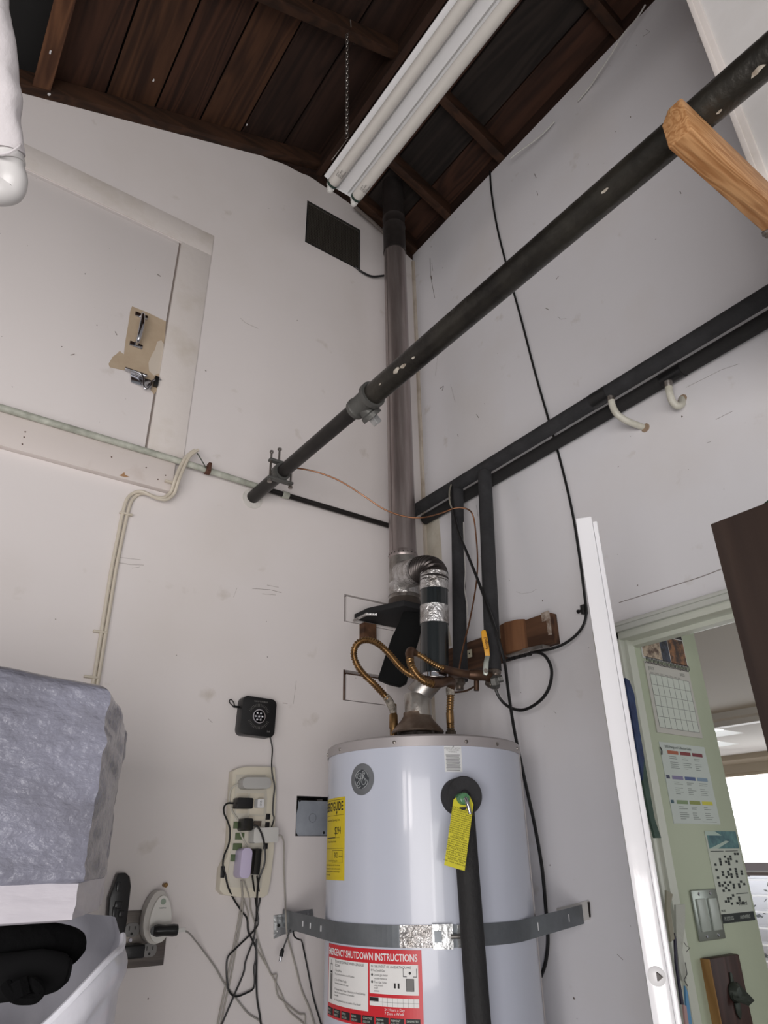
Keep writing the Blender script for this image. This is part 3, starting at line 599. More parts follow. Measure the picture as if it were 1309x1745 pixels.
# ---------------------------------------------------------------- flue
FXc, FYc = C0.x+2.2*math.sin(math.radians(37.5)), C0.y+2.2*math.cos(math.radians(37.5))
def zf(py, D=2.2, px=686): return PD(px, py, D).z
flue = thing('flue_pipe', (FXc, FYc, zf(1025)), 'tall galvanised metal flue pipe rising in the corner through the roof', 'flue')
zj = zf(948); z2 = zf(432); z1 = zf(388)
build('main_pipe', MB().lathe((FXc, FYc, zj), (0, 0, 1), [(0, .048), (z2-zj+.02, .0475)], 40), M_FLUE, flue, smooth=True)
build('seam', MB().box(FXc-.050, FXc-.046, FYc-.004, FYc+.002, zj, z2), M_FLUE, flue)
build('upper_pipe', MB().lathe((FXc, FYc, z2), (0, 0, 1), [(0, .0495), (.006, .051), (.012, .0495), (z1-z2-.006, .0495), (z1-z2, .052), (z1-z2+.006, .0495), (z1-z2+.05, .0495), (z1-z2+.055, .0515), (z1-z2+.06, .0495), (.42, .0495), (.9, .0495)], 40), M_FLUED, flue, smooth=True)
bd = build('joint_band', MB().lathe((FXc, FYc, zj-.012), (0, 0, 1), [(0, .0485), (.002, .050), (.022, .050), (.024, .0485)], 40), M_FLUE, flue, smooth=True)
rv = MB()
for k in range(20):
    a = k*2*PI/20; rv.lathe((FXc+.0498*math.cos(a), FYc+.0498*math.sin(a), zj), (math.cos(a), math.sin(a), 0), [(0, .0028), (.0015, .002)], 6)
build('rivets', rv, mat('rivet dark', srgb(50, 45, 44), .6), bd)
zb = zf(1024)
build('tee_section', MB().lathe((FXc, FYc, zb), (0, 0, 1), [(0, .053), (.02, .051), (zj-zb-.02, .049), (zj-zb, .048)], 40), M_GALV, flue, smooth=True)
build('foil_patch', MB().lathe((FXc, FYc, zb+.015), (0, 0, 1), [(0, .0535), (.03, .0525), (.045, .0515)], 40), M_FOIL, flue, smooth=True)
build('bell_collar', MB().lathe((FXc, FYc, zb-.028), (0, 0, 1), [(0, .060), (.012, .058), (.022, .054), (.03, .053)], 40), mat('brown steel', srgb(84, 76, 70), .5, .6), flue, smooth=True)
# black plate and chute
plm = mat('black painted sheet', srgb(24, 24, 26), .8)
pl_ = thing('duct_shelf', (FXc, FYc, zb-.05), 'black painted steel plate under the flue with a black chute below', 'duct')
zq = zb-.03
pA = onp(636, 1050, (0, 0, 1), zq-.02); pB = onp(688, 1024, (0, 0, 1), zq-.02); pC = onp(722, 1040, (0, 0, 1), zq-.02); pDd = onp(684, 1058, (0, 0, 1), zq-.02)
build('plate', MB().prism([(-.345, -.02, zq-.02), (-.345, -.10, zq-.02), (FXc-.06, FYc-.075, zq-.02), (FXc+.075, FYc-.075, zq-.02), (FXc+.075, -.02, zq-.02)], (0, 0, .02)), plm, pl_, bevel=.002)
build('plate_edge_foil', MB().tube([(-.345, -.02, zq-.022), (-.347, -.10, zq-.022), (-.32, -.12, zq-.024)], .005, 6), M_FOIL, pl_)
ch_ = [(688, 1040), (722, 1046), (716, 1082), (704, 1120), (693, 1162), (682, 1168), (664, 1164), (644, 1156), (655, 1122), (668, 1085), (681, 1058)]
build('chute', MB().prism([PD(x, y, 2.16) for x, y in ch_], (.022, .03, 0)), mat('black chute', srgb(14, 15, 15), .8, spec=.2), pl_, bevel=.003)

# ---------------------------------------------------------------- heater vent connector
vc = thing('vent_connector', PD(714, 1183, 1.946), 'black wrapped vent duct with foil bands between tank and flue', 'duct')
def dz(py): return PD(741, py, 1.93)
top_ = PD(740, 990, 1.925); botd = PD(741, 1149, 1.93)
def seg(py0, py1, r, m, nm, lab=None):
    a = botd.lerp(top_, (1149-py0)/(1149-990)); b = botd.lerp(top_, (1149-py1)/(1149-990))
    return build(nm, MB().tube([a, a.lerp(b, .5), b], r, 32), m, vc, smooth=True, label=lab)
seg(1149, 1066, .0405, M_WRAP, 'wrap_section'); seg(1067, 1036, .0422, M_FOIL, 'foil_band'); seg(1036, 1006, .041, M_WRAP, 'wrap_section'); seg(1008, 978, .0424, M_FOIL, 'foil_band')
seg(1156, 1148, .038, M_CHROME, 'end_lip')
J = V((FXc, FYc, zf(975)))
pe = [PD(740, 992, 1.925), PD(740, 981, 1.925), PD(736, 973, 1.935), PD(727, 970, 1.955), PD(718, 971, 1.98), PD(711, 974, 2.005)]
pe2, _ = catmull(pe, 14); pe2 = resample(pe2, .0024)
build('corrugated_elbow', MB().tube(pe2, .041, 32, rib=.06), mat('dark corrugated metal', srgb(62, 57, 55), .28, .7), vc, smooth=True)
s0 = pe2[-1]; build('foil_sleeve', MB().tube([pe2[-9], s0, PD(703, 976, 2.05), PD(694, 979, 2.12), J], [.0425, .0435, .0445, .045, .043], 28), M_FOIL, vc, smooth=True)
hc = PD(711, 1222, 1.946)
cc0 = PD(712, 1186, 1.946); cc1 = PD(713, 1221, 1.946)
el = build('galvanised_elbow', MB().tube([botd+V((0, 0, .004)), botd+V((-.002, .001, -.008)), cc0.lerp(botd, .4), cc0], [.033, .034, .0345, .036], 28, smooth=4), M_GALV, vc, smooth=True)
build('galvanised_collar', MB().tube([cc0+V((0, 0, .005)), cc0, cc1], [.035, .0375, .0375], 32), mat('stained galvanised', srgb(176, 172, 166), .35, .85, var=srgb(120, 84, 60), vscale=12, vramp=(.3, .5), bump=.2), vc, smooth=True)

# ---------------------------------------------------------------- water heater
wh = thing('water_heater', (TC.x, TC.y, .42), 'tall white cylindrical gas water heater strapped into the corner', 'water heater')
ZT, ZR = 1.807, 1.784
build('jacket', MB().lathe((TC.x, TC.y, .42), (0, 0, 1), [(0, TR-.006), (.01, TR), (ZR-.42, TR)], 128), M_TANK, wh, smooth=True)
build('seam', MB().box(TC.x+TR*math.cos(-.9)-.002, TC.x+TR*math.cos(-.9)+.002, TC.y+TR*math.sin(-.9)-.002, TC.y+TR*math.sin(-.9)+.001, .43, ZR), M_RIM, wh)
rm = build('top_rim', MB().lathe((TC.x, TC.y, ZR-.004), (0, 0, 1), [(0, TR+.0005), (0, TR+.003), (.022, TR+.003), (.026, TR-.001), (.030, TR-.02), (.036, .12), (.036, 0.001)], 128), M_RIM, wh, smooth=True)
for a in (-207, -183, -144, -105, -84, -60):
    t = math.radians(a); build('screw', MB().lathe((TC.x+(TR+.003)*math.cos(t), TC.y+(TR+.003)*math.sin(t), ZR+.006), (math.cos(t), math.sin(t), 0), [(0, .0045), (.002, .004), (.003, .002)], 10), M_GALV, rm, smooth=True)
def TM(a0, z0, R=TR, s=1.0):
    return lambda u, v, w=.0: V((TC.x+(R+w)*math.cos(math.radians(a0)+u/R), TC.y+(R+w)*math.sin(math.radians(a0)+u/R), z0+v))
def tpatch(name, a0, a1, z0, z1, w, m, parent, label=None, n=24):
    mb = MB(); vs = []; fs = []
    for i in range(n+1):
        a = math.radians(a0+(a1-a0)*i/n)
        for r in (TR+w, TR+w+.0004):
            for z in (z0, z1): vs.append((TC.x+r*math.cos(a), TC.y+r*math.sin(a), z))
    for i in range(n):
        o = i*4; q = o+4
        fs += [(o+2, q+2, q+3, o+3), (o, o+1, q+1, q), (o, q, q+2, o+2), (o+1, o+3, q+3, q+1)]
    fs += [(0, 2, 3, 1), (n*4, n*4+1, n*4+3, n*4+2)]
    mb.add(vs, fs); return build(name, mb, m, parent, label=label)
def trect(mb, f, u0, u1, v0, v1, w, n=6):
    vs = []; fs = []
    for i in range(n+1):
        u = u0+(u1-u0)*i/n; vs += [f(u, v0, w), f(u, v1, w)]
    for i in range(n): fs.append((2*i, 2*i+2, 2*i+3, 2*i+1))
    mb.add(vs, fs)
# round badge
A0 = -164.3; ZB = 1.7135; RB = .0355
def disc(mb, f, r0, r1, w, n=48, nr=3):
    vs = []; fs = []
    for j in range(nr+1):
        r = r0+(r1-r0)*j/nr
        for i in range(n): vs.append(f(r*math.cos(2*PI*i/n), r*math.sin(2*PI*i/n), w))
    for j in range(nr):
        for i in range(n): k = (i+1) % n; fs.append((j*n+i, j*n+k, (j+1)*n+k, (j+1)*n+i))
    mb.add(vs, fs)
fB = TM(A0, ZB)
bg = build('badge', (lambda m: (disc(m, fB, .0001, RB, .0012), disc(m, fB, RB-.0001, RB, .0002, nr=1), m)[2])(MB()), mat('badge silver', srgb(128, 132, 136), .3, .6), wh, smooth=True)
dk = MB(); disc(dk, fB, .0001, .0215, .0018); build('badge_center', dk, mat('badge dark', srgb(58, 62, 66), .4), bg)
lt = MB()
def stroke(mb, pts, w0, f=fB):
    pts = [V((p[0], p[1], 0)) for p in pts]; q, _ = catmull(pts, 6)
    mb.tube([f(p.x, p.y, .0022) for p in q], w0, 5)
U = .0215
def sp(l): return [(x*U, y*U) for x, y in l]
stroke(lt, sp([(-.12, .10), (-.42, .05), (-.62, .25), (-.62, .48), (-.40, .62), (-.10, .62), (-.02, .45), (-.14, .05), (-.20, -.30), (-.42, -.62), (-.62, -.60), (-.62, -.42), (-.35, -.12), (.05, .08), (.35, .28)]), .0008)
stroke(lt, sp([(-.42, .40), (-.36, .30), (-.22, .36)]), .0009)
stroke(lt, sp([(.10, .22), (.40, .48), (.46, .64), (.34, .66), (.20, .50), (.16, .22), (.30, .12), (.44, .18)]), .0008)
stroke(lt, sp([(.24, .10), (.10, -.06), (.06, -.36), (.22, -.58), (.46, -.54), (.60, -.26), (.56, .0), (.44, -.02), (.36, -.22)]), .0008)
for k in range(4):
    b0 = k*PI/2+.15
    stroke(lt, [(U*.96*math.cos(b0+t*.32), U*.96*math.sin(b0+t*.32)) for t in range(4)]+[(U*.72*math.cos(b0+1.28), U*.72*math.sin(b0+1.28))], .0009)
build('monogram', lt, mat('badge script', srgb(158, 162, 164), .6, .1), bg)
# yellow energy label (wraps out of sight to the left)
yl = tpatch('energy_label', 153, 182.2, 1.500, 1.679, .0003, M_YEL, wh)
fY = TM(153, 1.500); k = MB(); LWd = math.radians(29.2)*TR
text_mb(k, 'ENERGYGUIDE', .0225, lambda u, v: fY(.002+u, .150+v*1.25, .0011), sx=.80, bold=.0005)
trect(k, fY, .004, LWd-.006, .1735, .1745, .0011)
text_mb(k, '$294', .022, lambda u, v: fY(.080+u, .098+v*1.05, .0011), sx=.75)
text_mb(k, '302', .017, lambda u, v: fY(.080+u, .047+v, .0011), sx=.75)
text_mb(k, 'therms', .006, lambda u, v: fY(.105+u, .048+v, .0011))
text_mb(k, 'Estimated Yearly Operating Cost', .0065, lambda u, v: fY(.02+u, .127+v, .0011))
text_mb(k, 'Cost Range of Similar Models', .0055, lambda u, v: fY(.025+u, .080+v, .0011))
text_mb(k, 'Estimated Yearly Energy Use', .005, lambda u, v: fY(.040+u, .039+v, .0011))
for i, (a, zz) in enumerate([(.012, .030), (.012, .0225), (.012, .0165), (.012, .0095)]):
    text_mb(k, ['Your cost will depend on your utility rates and use', 'Cost range based only on models of similar capacity', 'Estimated energy cost based on a national average', 'For more information'][i], .0048, lambda u, v, zz=zz: fY(.012+u, zz+v, .0011))
for z_ in (.139, .0665): trect(k, fY, .004, LWd-.004, z_, z_+.0006, .0011)
trect(k, fY, .01, LWd-.022, .0895, .0900, .0011); trect(k, fY, .02, .084, .0892, .0910, .0011)
trect(k, fY, .086, .0868, .0892, .099, .0011); trect(k, fY, .0905, .0913, .142, .155, .0011)
k.add([fY(.0865, .148, .0011), fY(.0953, .148, .0011), fY(.0909, .139, .0011)], [(0, 1, 2)])
for (a, b, c_, d) in ((.068, .122, .062, .0626), (.068, .122, .036, .0366), (.068, .0686, .036, .062), (.1214, .122, .036, .062)): trect(k, fY, a, b, c_, d, .0011)
build('print', k, M_INK, yl)
# red shutdown label
ra0, ra1, rz0, rz1 = -194.5, -133.0, 1.236, 1.3725
rd = tpatch('instruction_label', ra0, ra1, rz0, rz1, .0003, M_RED, wh, n=40)
RWd = math.radians(ra1-ra0)*TR; RH = rz1-rz0; fR = TM(ra0, rz0)
wpn = MB()
trect(wpn, fR, .004, RWd*.555, .026, RH-.026, .0010, 16); trect(wpn, fR, RWd*.57, RWd-.008, .058, RH-.026, .0010, 10); trect(wpn, fR, RWd*.57, RWd-.008, .037, .052, .0010, 10)
build('white_panel', wpn, M_PAPER, rd)
k = MB(); text_mb(k, 'EMERGENCY SHUTDOWN INSTRUCTIONS', .0158, lambda u, v: fR(.003+u, RH-.0200+v*1.15, .0013), sx=.86, bold=.0003)
text_mb(k, '24 Hours a Day', .0068, lambda u, v: fR(RWd*.70+u, .030+v, .0013)); text_mb(k, '7 Days a Week', .0068, lambda u, v: fR(RWd*.70+u, .0235+v, .0013))
build('title', k, mat('white ink', srgb(225, 225, 225), .5), rd)
k = MB()
tl = [('TO AVOID DAMAGE WHEN LEAKAGE', .0072, .103), ('OCCURS:', .0066, .096), ('1. Turn Off Gas', .0056, .087), ('Turn gas knob on the valve to the OFF position', .0046, .081), ('2. Turn Off Water Supply', .0056, .070), ('Turn handle clockwise until it stops', .0046, .064), ('3. Drain the Water Heater if Necessary to Avoid Damage', .0054, .053), ('Open drain valve at the bottom and hose water', .0046, .0475), ('away safely', .0046, .042), ('4. Call the Service Number for Location of Gas Shutoff', .0050, .0335)]
for s_, sz, zz in tl: text_mb(k, s_, sz, lambda u, v, zz=zz: fR(.040+u, zz+v, .0013), sx=.82)
tr_ = [('IN THE EVENT OF AN EARTHQUAKE', .0066, .1035, 0), ('If You Smell Gas:', .006, .0965, 0), ('Locate gas meter', .0056, .089, .008), ('outside residence', .005, .083, .008), ('Turn Gas Valve', .0056, .076, .008), ('using wrench', .0048, .071, .008), ('to off', .0048, .0665, .008), ('position', .0046, .0615, .008)]
for s_, sz, zz, du in tr_: text_mb(k, s_, sz, lambda u, v, zz=zz, du=du: fR(RWd*.575+.002+du+u, zz+v, .0013), sx=.84)
for zz in (.0905, .078): disc(k, TM(ra0+math.degrees((RWd*.575+.005)/TR), rz0+zz), .0001, .0024, .0013, 12, 1)
for i in range(7): trect(k, fR, RWd*.57+.031+i*.0113, RWd*.57+.0314+i*.0113, .037, .052, .0013, 1)
trect(k, fR, RWd*.57, RWd-.008, .0442, .0446, .0013); trect(k, fR, RWd*.57, RWd*.57+.022, .045, .0515, .0013)
# drawings: vent and burner control on the left, heater on the right
for u_ in (.016, .027): trect(k, fR, u_, u_+.0010, .032, .100, .0013, 1)
trect(k, fR, .016, .028, .098, .0992, .0013, 2); trect(k, fR, .016, .028, .082, .086, .0013, 2); trect(k, fR, .021, .023, .1, .108, .0013, 1)
hx0 = RWd-.034
for (a, b, c_, d) in ((hx0, hx0+.001, .065, .086), (hx0+.016, hx0+.017, .065, .086), (hx0, hx0+.017, .085, .0862), (hx0, hx0+.017, .0645, .0657), (hx0-.006, hx0-.005, .09, .104), (hx0+.022, hx0+.023, .09, .104), (hx0-.006, hx0+.002, .089, .0902), (hx0+.015, hx0+.023, .089, .0902), (hx0-.026, hx0-.022, .069, .078), (hx0-.018, hx0-.014, .069, .078)): trect(k, fR, a, b, c_, d, .0013, 1)
disc(k, TM(ra0+math.degrees((hx0+.0085)/TR), rz0+.096), .0001, .0026, .0013, 12, 1)
for i in range(8): trect(k, fR, .003+i*(RWd-.006)/8, .003+(i+.9)*(RWd-.006)/8, .0045, .0185, .0010, 3)
build('print', k, M_INK, rd)
k = MB(); trect(k, fR, hx0+.001, hx0+.016, .066, .085, .0012, 2); trect(k, fR, .017, .027, .034, .081, .0012, 2); build('shaded_drawing', k, M_INKG, rd)
k = MB()
for i, (s1, s2) in enumerate([('SERVICE', '(800) 555'), ('CONTACT', '(408) 555'), ('OFFICE', '(415) 555'), ('REPAIR', '(510) 555'), ('CONCORD', '(925) 555'), ('SALINAS', '(831) 555'), ('FREMONT', '(510) 555'), ('SAN MATEO', '(650) 555')]):
    u0 = .005+i*(RWd-.006)/8
    text_mb(k, s1, .0052, lambda u, v, u0=u0: fR(u0+u, .0125+v, .0013), sx=.85); text_mb(k, s2, .0052, lambda u, v, u0=u0: fR(u0+u, .0065+v, .0013), sx=.85)
build('number_print', k, mat('pale ink', srgb(190, 200, 190), .6), rd)
# small warning sticker
ws = tpatch('warning_sticker', -117.6, -108.0, 1.722, 1.779, .0003, mat('sticker paper', srgb(212, 214, 214), .5), wh, n=8)
fW = TM(-117.6, 1.722); k = MB()
for i, s_ in enumerate(['IMPORTANT NOTICE', 'TO THE OWNER', 'WARNING']): text_mb(k, s_, .0042, lambda u, v, i=i: fW(.0205+u, .051-i*.0042+v, .0012), align='CENTER')
for i in range(15):
    zz = .037-i*.0024; trect(k, fW, .003 + (.001 if i % 4 else .0), .038-(i % 3)*.001, zz, zz+.0011, .0012, 4)
stroke(k, [(.014, .063), (.017, .059), (.022, .060), (.023, .056), (.0205, .0545)], .0006, fW)
build('print', k, mat('grey sticker ink', srgb(90, 90, 92), .7), ws)
# draft hood
hb = PD(711, 1244, 1.946); hb.z = 1.815
dh = build('draft_hood', MB().lathe((hc.x, hc.y, 1.846), (0, 0, 1), [(0, .070), (.004, .072), (.012, .066), (.034, .046), (.046, .038), (.055, .0378)], 40), mat('hood metal', srgb(140, 126, 114), .45, .7, var=srgb(104, 84, 70), vscale=14), wh, smooth=True)
hp = MB()
for a in (20, 110, 200, 290, 245): t = math.radians(a-20); hp.box(hc.x+.064*math.cos(t)-.004, hc.x+.064*math.cos(t)+.004, hc.y+.064*math.sin(t)-.003, hc.y+.064*math.sin(t)+.003, 1.815, 1.85)
hp.lathe((hc.x, hc.y, 1.815), (0, 0, 1), [(0, .068), (.006, .068), (.006, .05), (.030, .05)], 32)
build('hood_legs', hp, mat('dark hood leg', srgb(58, 52, 48), .6, .4), wh)
# nipples
n1 = PD(671, 1240, 1.965); build('inlet_nipple', MB().lathe((n1.x, n1.y, 1.815), (0, 0, 1), [(0, .011), (.05, .011), (.05, .013), (.085, .012), (.09, .0095), (.115, .0095)], 16), M_BRASS, wh, smooth=True)
n2 = PD(768, 1240, 1.946); build('outlet_nipple', MB().lathe((n2.x, n2.y, 1.812), (0, 0, 1), [(0, .0165), (.018, .0165), (.02, .0145), (.038, .0145), (.04, .011), (.045, .011)], 8), mat('dark nut', srgb(80, 72, 62), .4, .7), wh)
# relief valve collar
th = math.radians(-111.5); nrm = V((math.cos(th), math.sin(th), 0)); rc = V((TC.x, TC.y, 1.668))+nrm*(TR-.004)
build('relief_valve_collar', MB().lathe(rc, nrm, [(0, .040), (.052, .0405), (.054, .039), (.054, .012), (.05, .01)], 48), M_FOAM, wh, smooth=True, label='black foam disc collar')
rvp = rc+nrm*.054
rvq = rvp+V((.0, 0, -.009))-RT*.013
rv_ = build('relief_valve', MB().lathe(rvq, nrm, [(-.01, .013), (.030, .013), (.035, .011), (.037, .004)], 24), mat('green glass cap', srgb(96, 150, 108), .15, trans=.3), wh, smooth=True, label='green round cap of relief valve')
build('lever', MB().tube([rvq+nrm*.037, rvq+nrm*.042+V((0, 0, -.004)), rvq+nrm*.045+V((.003, 0, -.016)), rvq+nrm*.047+V((.006, 0, -.032))], [.004, .004, .0045, .0035], 10, smooth=4), M_CHROME, rv_, smooth=True)
# discharge pipe
pa, pb = PD(790, 1385, 1.655), PD(816, 1745, 1.655)
dirp = (pb-pa).normalized(); lo = pa+dirp*((pa.z-.35)/-dirp.z)
dp = thing('discharge_pipe', lo, 'thick black foam covered discharge pipe hanging down in front of tank', 'pipe')
build('foam_sleeve', MB().tube([pa+V((0, 0, .01)), pa.lerp(lo, .5), lo], .0243, 28), mat('soft black foam', srgb(30, 30, 31), .75, bump=.3, bscale=120), dp, smooth=True)
# yellow tag
tg = thing('warning_tag', rvp, 'yellow paper warning tag hanging from the green relief valve cap', 'tag')
def TG(px, py): return PD(px, py, 1.640-.045*(py-1355)/130)
cs = [TG(773, 1362), TG(784, 1355), TG(801, 1357), TG(807, 1371), TG(806, 1378), TG(792, 1484), TG(757, 1474)]
nT = (cs[4]-cs[0]).cross(cs[5]-cs[0]).normalized()
if nT.dot(C0-cs[0]) < 0: nT = -nT
n_ = build('tag_sheet', MB().prism(cs, -nT*.0006), M_YELT, tg)
tl_, tr2, bl_ = TG(772, 1366), TG(806, 1376), TG(757, 1474)
eu = (tr2-tl_); ev = (tl_-bl_)
k = MB(); f = lambda u, v: bl_+eu*(u)+ev*v+nT*.0008
random.seed(3)
words = ['WARNING', 'PRESSURE RELIEF VALVE', 'to avoid water damage', 'or scalding due to valve', 'operation a discharge line', 'must be connected to the', 'outlet and run to a safe', 'place of disposal', 'the line must be as short', 'as possible and pitched', 'downward from the valve', 'to allow complete drain', 'of both the valve and', 'the discharge line', 'REINSPECTION', 'should be inspected', 'at least once every', 'three years by a', 'licensed contractor', 'CAUTION', 'annual operation', 'of the lever', 'failure to do so', 'can cause damage', 'KEEP THIS TAG', 'do not remove']
for i, s_ in enumerate(words):
    wd_ = .84 if i not in (0, 13, 14, 19, 24) else .5
    text_mb(k, s_, .05, lambda u, v, i=i: f(.5+u, .905-i*.0335+v*.70), align='CENTER', sx=wd_/(len(s_)*.0175))
build('print', k, mat('olive ink', srgb(70, 66, 20), .7), n_)
# heater stand
st = thing('heater_stand', (TC.x, TC.y, 0), 'plain wooden platform raising the white water heater off the floor', 'stand')
wpl = wood('plain plywood', srgb(170, 140, 100), srgb(130, 100, 68), 'X')
build('top_panel', MB().box(-.63, -.02, -.66, -.05, .395, .42), wpl, st, bevel=.002)
for x in (-.60, -.08):
    for y in (-.63, -.11): build('leg', MB().box(x, x+.05, y, y+.05, 0, .395), wpl, st, bevel=.002)

# seismic strap
zs = 1.397; SH = .0205
L0 = V((-.56, -.002, 1.404)); R0 = V((-.002, -.565, 1.412))
def strap_path(off):
    pts = []
    R = TR+off
    def tang(P, sgn):
        d = V((P.x-TC.x, P.y-TC.y, 0)); D = d.length; base = math.atan2(d.y, d.x); al = math.acos(R/D); return base+sgn*al
    a0 = tang(L0, 1); a1 = tang(R0, -1)
    while a1 < a0: a1 += 2*PI
    pts.append(V((L0.x, L0.y-.006, L0.z)))
    for i in range(41):
        a = a0+(a1-a0)*i/40; pts.append(V((TC.x+R*math.cos(a), TC.y+R*math.sin(a), zs+.0*(i/40))))
    pts.append(V((R0.x-.006, R0.y, R0.z))); return pts
spth = strap_path(.0015); spo = strap_path(.0035)
mb = MB(); n = len(spth)
vs = []
for i in range(n):
    for P in (spth[i], spo[i]): vs += [P+V((0, 0, -SH)), P+V((0, 0, SH))]
fs = []
for i in range(n-1):
    o = i*4; q = o+4; fs += [(o+2, q+2, q+3, o+3), (o, o+1, q+1, q), (o, q, q+2, o+2), (o+1, o+3, q+3, q+1)]
fs += [(0, 2, 3, 1), (n*4-4, n*4-3, n*4-1, n*4-2)]
mb.add(vs, fs)
ss = thing('earthquake_strap', (TC.x, TC.y, zs), 'grey metal earthquake strap holding the white tank to both walls', 'strap')
build('band', mb, M_STRAP, ss)
def bandpatch(name, px0, px1, w, m, hh=SH):
    b0 = TT(px0, 1595, TR+.004); b1 = TT(px1, 1595, TR+.004)
    a0 = math.atan2(b0.y-TC.y, b0.x-TC.x); a1 = math.atan2(b1.y-TC.y, b1.x-TC.x)
    if a1 < a0: a1 += 2*PI
    m_ = MB(); vs = []; fs = []
    for i in range(9):
        a = a0+(a1-a0)*i/8
        for r in (TR+.0035, TR+.0035+w): vs += [(TC.x+r*math.cos(a), TC.y+r*math.sin(a), zs-hh), (TC.x+r*math.cos(a), TC.y+r*math.sin(a), zs+hh)]
    for i in range(8):
        o = i*4; q = o+4; fs += [(o+2, q+2, q+3, o+3), (o, o+1, q+1, q), (o, q, q+2, o+2), (o+1, o+3, q+3, q+1)]
    fs += [(0, 2, 3, 1), (32, 33, 35, 34)]; m_.add(vs, fs); return build(name, m_, m, ss)
bandpatch('foil_tape', 681, 740, .0006, M_FOIL, SH)
bandpatch('buckle', 737, 771, .007, M_BRIGHT, SH+.002); bandpatch('buckle', 779, 790, .007, M_BRIGHT, SH)
bandpatch('buckle_tongue', 740, 752, .011, M_STRAP, .010)
b0 = TT(768, 1595, TR+.014); b1 = TT(784, 1595, TR+.014); b0.z = b1.z = zs
build('buckle_bolt', MB().tube([b0, b1], .0045, 10), M_GALV, ss, smooth=True)
sl = MB()
for px, py in [(513, 1586), (525, 1588), (542, 1590)]: p = L0.lerp(spth[1], (px-505)/55.0); 
for t_ in (.45, .6, .8):
    p = spo[0].lerp(spo[1], t_); dd = (spo[1]-spo[0]).normalized(); sl.obox(p+V((-.0008, -.0006, 0)), dd, (0, 0, 1), dd.cross(V((0, 0, 1))), .002, .006, .0006)
for t_ in (.25, .75):
    p = spo[-2].lerp(spo[-1], t_); dd = (spo[-1]-spo[-2]).normalized(); sl.obox(p, dd, (0, 0, 1), dd.cross(V((0, 0, 1))), .0012, .008, .0006)
build('slot', sl, M_WHITE, ss)
build('wall_bracket', MB().prism([PL(466, 1560, .001), PL(532, 1549, .001), PL(534, 1562, .001), PL(533, 1580, .001), PL(484, 1592, .001), PL(466, 1600, .001)], (0, -.003, 0)).prism([PL(470, 1563, .004), PL(482, 1564, .004), PL(482, 1592, .004), PL(470, 1590, .004)], (0, -.006, 0)), M_BRIGHT, ss, bevel=.0006)
build('wall_bracket', MB().prism([PR(950, 1548, .001), PR(1004, 1534, .001), PR(1007, 1566, .001), PR(952, 1580, .001)], (-.004, 0, 0)), mat('white bracket', srgb(196, 194, 190), .5), ss, bevel=.0006)
for p in (PL(521, 1563, .005), PL(475, 1577, .011)): build('screw', MB().lathe(p, (0, -1, 0), [(0, .004), (.003, .003)], 8), M_BLACKM, ss)
build('wall_slot', MB().prism([PR(1002, 1537, .006), PR(1005, 1537, .006), PR(1007, 1563, .006), PR(1005, 1563, .006)], (-.002, 0, 0)), M_GAP, ss)

# ---------------------------------------------------------------- copper hoses
def hose(name, pts, r, label, m=M_BRASS, rib=.13, step=.0018):
    t = thing(name, PD(*pts[0]), label, 'hose')
    q, _ = catmull([PD(*p) for p in pts], 12); q = resample(q, step)
    build('ribbed_tube', MB().tube(q, r, 14, rib=rib), m, t, smooth=True); return t
h1 = hose('copper_hose', [(660, 1190, 1.95), (652, 1181, 1.945), (638, 1166, 1.93), (621, 1150, 1.92), (609, 1134, 1.91), (603, 1115, 1.90), (607, 1099, 1.89), (620, 1091, 1.88), (637, 1093, 1.87), (652, 1103, 1.86), (667, 1118, 1.86), (680, 1134, 1.86), (694, 1146, 1.86), (710, 1153, 1.86), (725, 1158, 1.87)], .0088, 'ribbed copper hose making a tall loop left of the duct')
build('taped_joint', MB().tube([PD(657, 1186, 1.95), PD(664, 1196, 1.955), PD(669, 1208, 1.96), PD(670, 1214, 1.965)], [.0105, .0115, .0108, .010], 14, smooth=4), mat('white thread tape', srgb(176, 168, 156), .6, bump=.6, bscale=120, var=srgb(90, 84, 76), vscale=50), h1, smooth=True)
build('smooth_tail', MB().tube([PD(722, 1157, 1.87), PD(745, 1160, 1.90), PD(768, 1152, 2.0), PD(783, 1150, 2.08)], .0105, 14, smooth=5), M_BRONZE, h1, smooth=True)
h2 = hose('copper_hose', [(738, 1166, 1.83), (722, 1160, 1.82), (709, 1148, 1.815), (701, 1134, 1.81), (698, 1121, 1.82)], .0098, 'ribbed copper hose bending in front of the black duct')
build('smooth_bend', MB().tube([PD(699, 1124, 1.818), PD(698, 1114, 1.825), (PD(701, 1109, 1.835)), PD(708, 1113, 1.85)], [.0108, .012, .0115, .009], 14, smooth=5), M_BRONZE, h2, smooth=True)
build('smooth_tail', MB().tube([PD(736, 1165, 1.83), PD(752, 1164, 1.86), PD(764, 1160, 1.90), PD(770, 1163, 1.93), PD(769, 1172, 1.945)], .0118, 14, smooth=5), M_BRONZE, h2, smooth=True)
q, _ = catmull([PD(*p) for p in [(706, 1112, 1.85), (718, 1118, 1.855), (730, 1126, 1.86), (744, 1134, 1.87), (756, 1139, 1.88)]], 10)
build('ribbed_return', MB().tube(resample(q, .0017), .0072, 12, rib=.12), M_BRASS, h2, smooth=True)
build('smooth_return', MB().tube([PD(754, 1139, 1.88), PD(772, 1144, 1.91), PD(790, 1148, 1.94), PD(801, 1149, 1.96)], [.0105, .0115, .0118, .0118], 14, smooth=4), M_BRONZE, h2, smooth=True)
h3 = thing('copper_hose', (n2.x, n2.y, 1.855), 'short upright ribbed copper connector on the right nipple of tank', 'hose')
q = resample([V((n2.x, n2.y, 1.853)), V((n2.x, n2.y, 1.90)), PD(768, 1185, 1.946)], .0018)
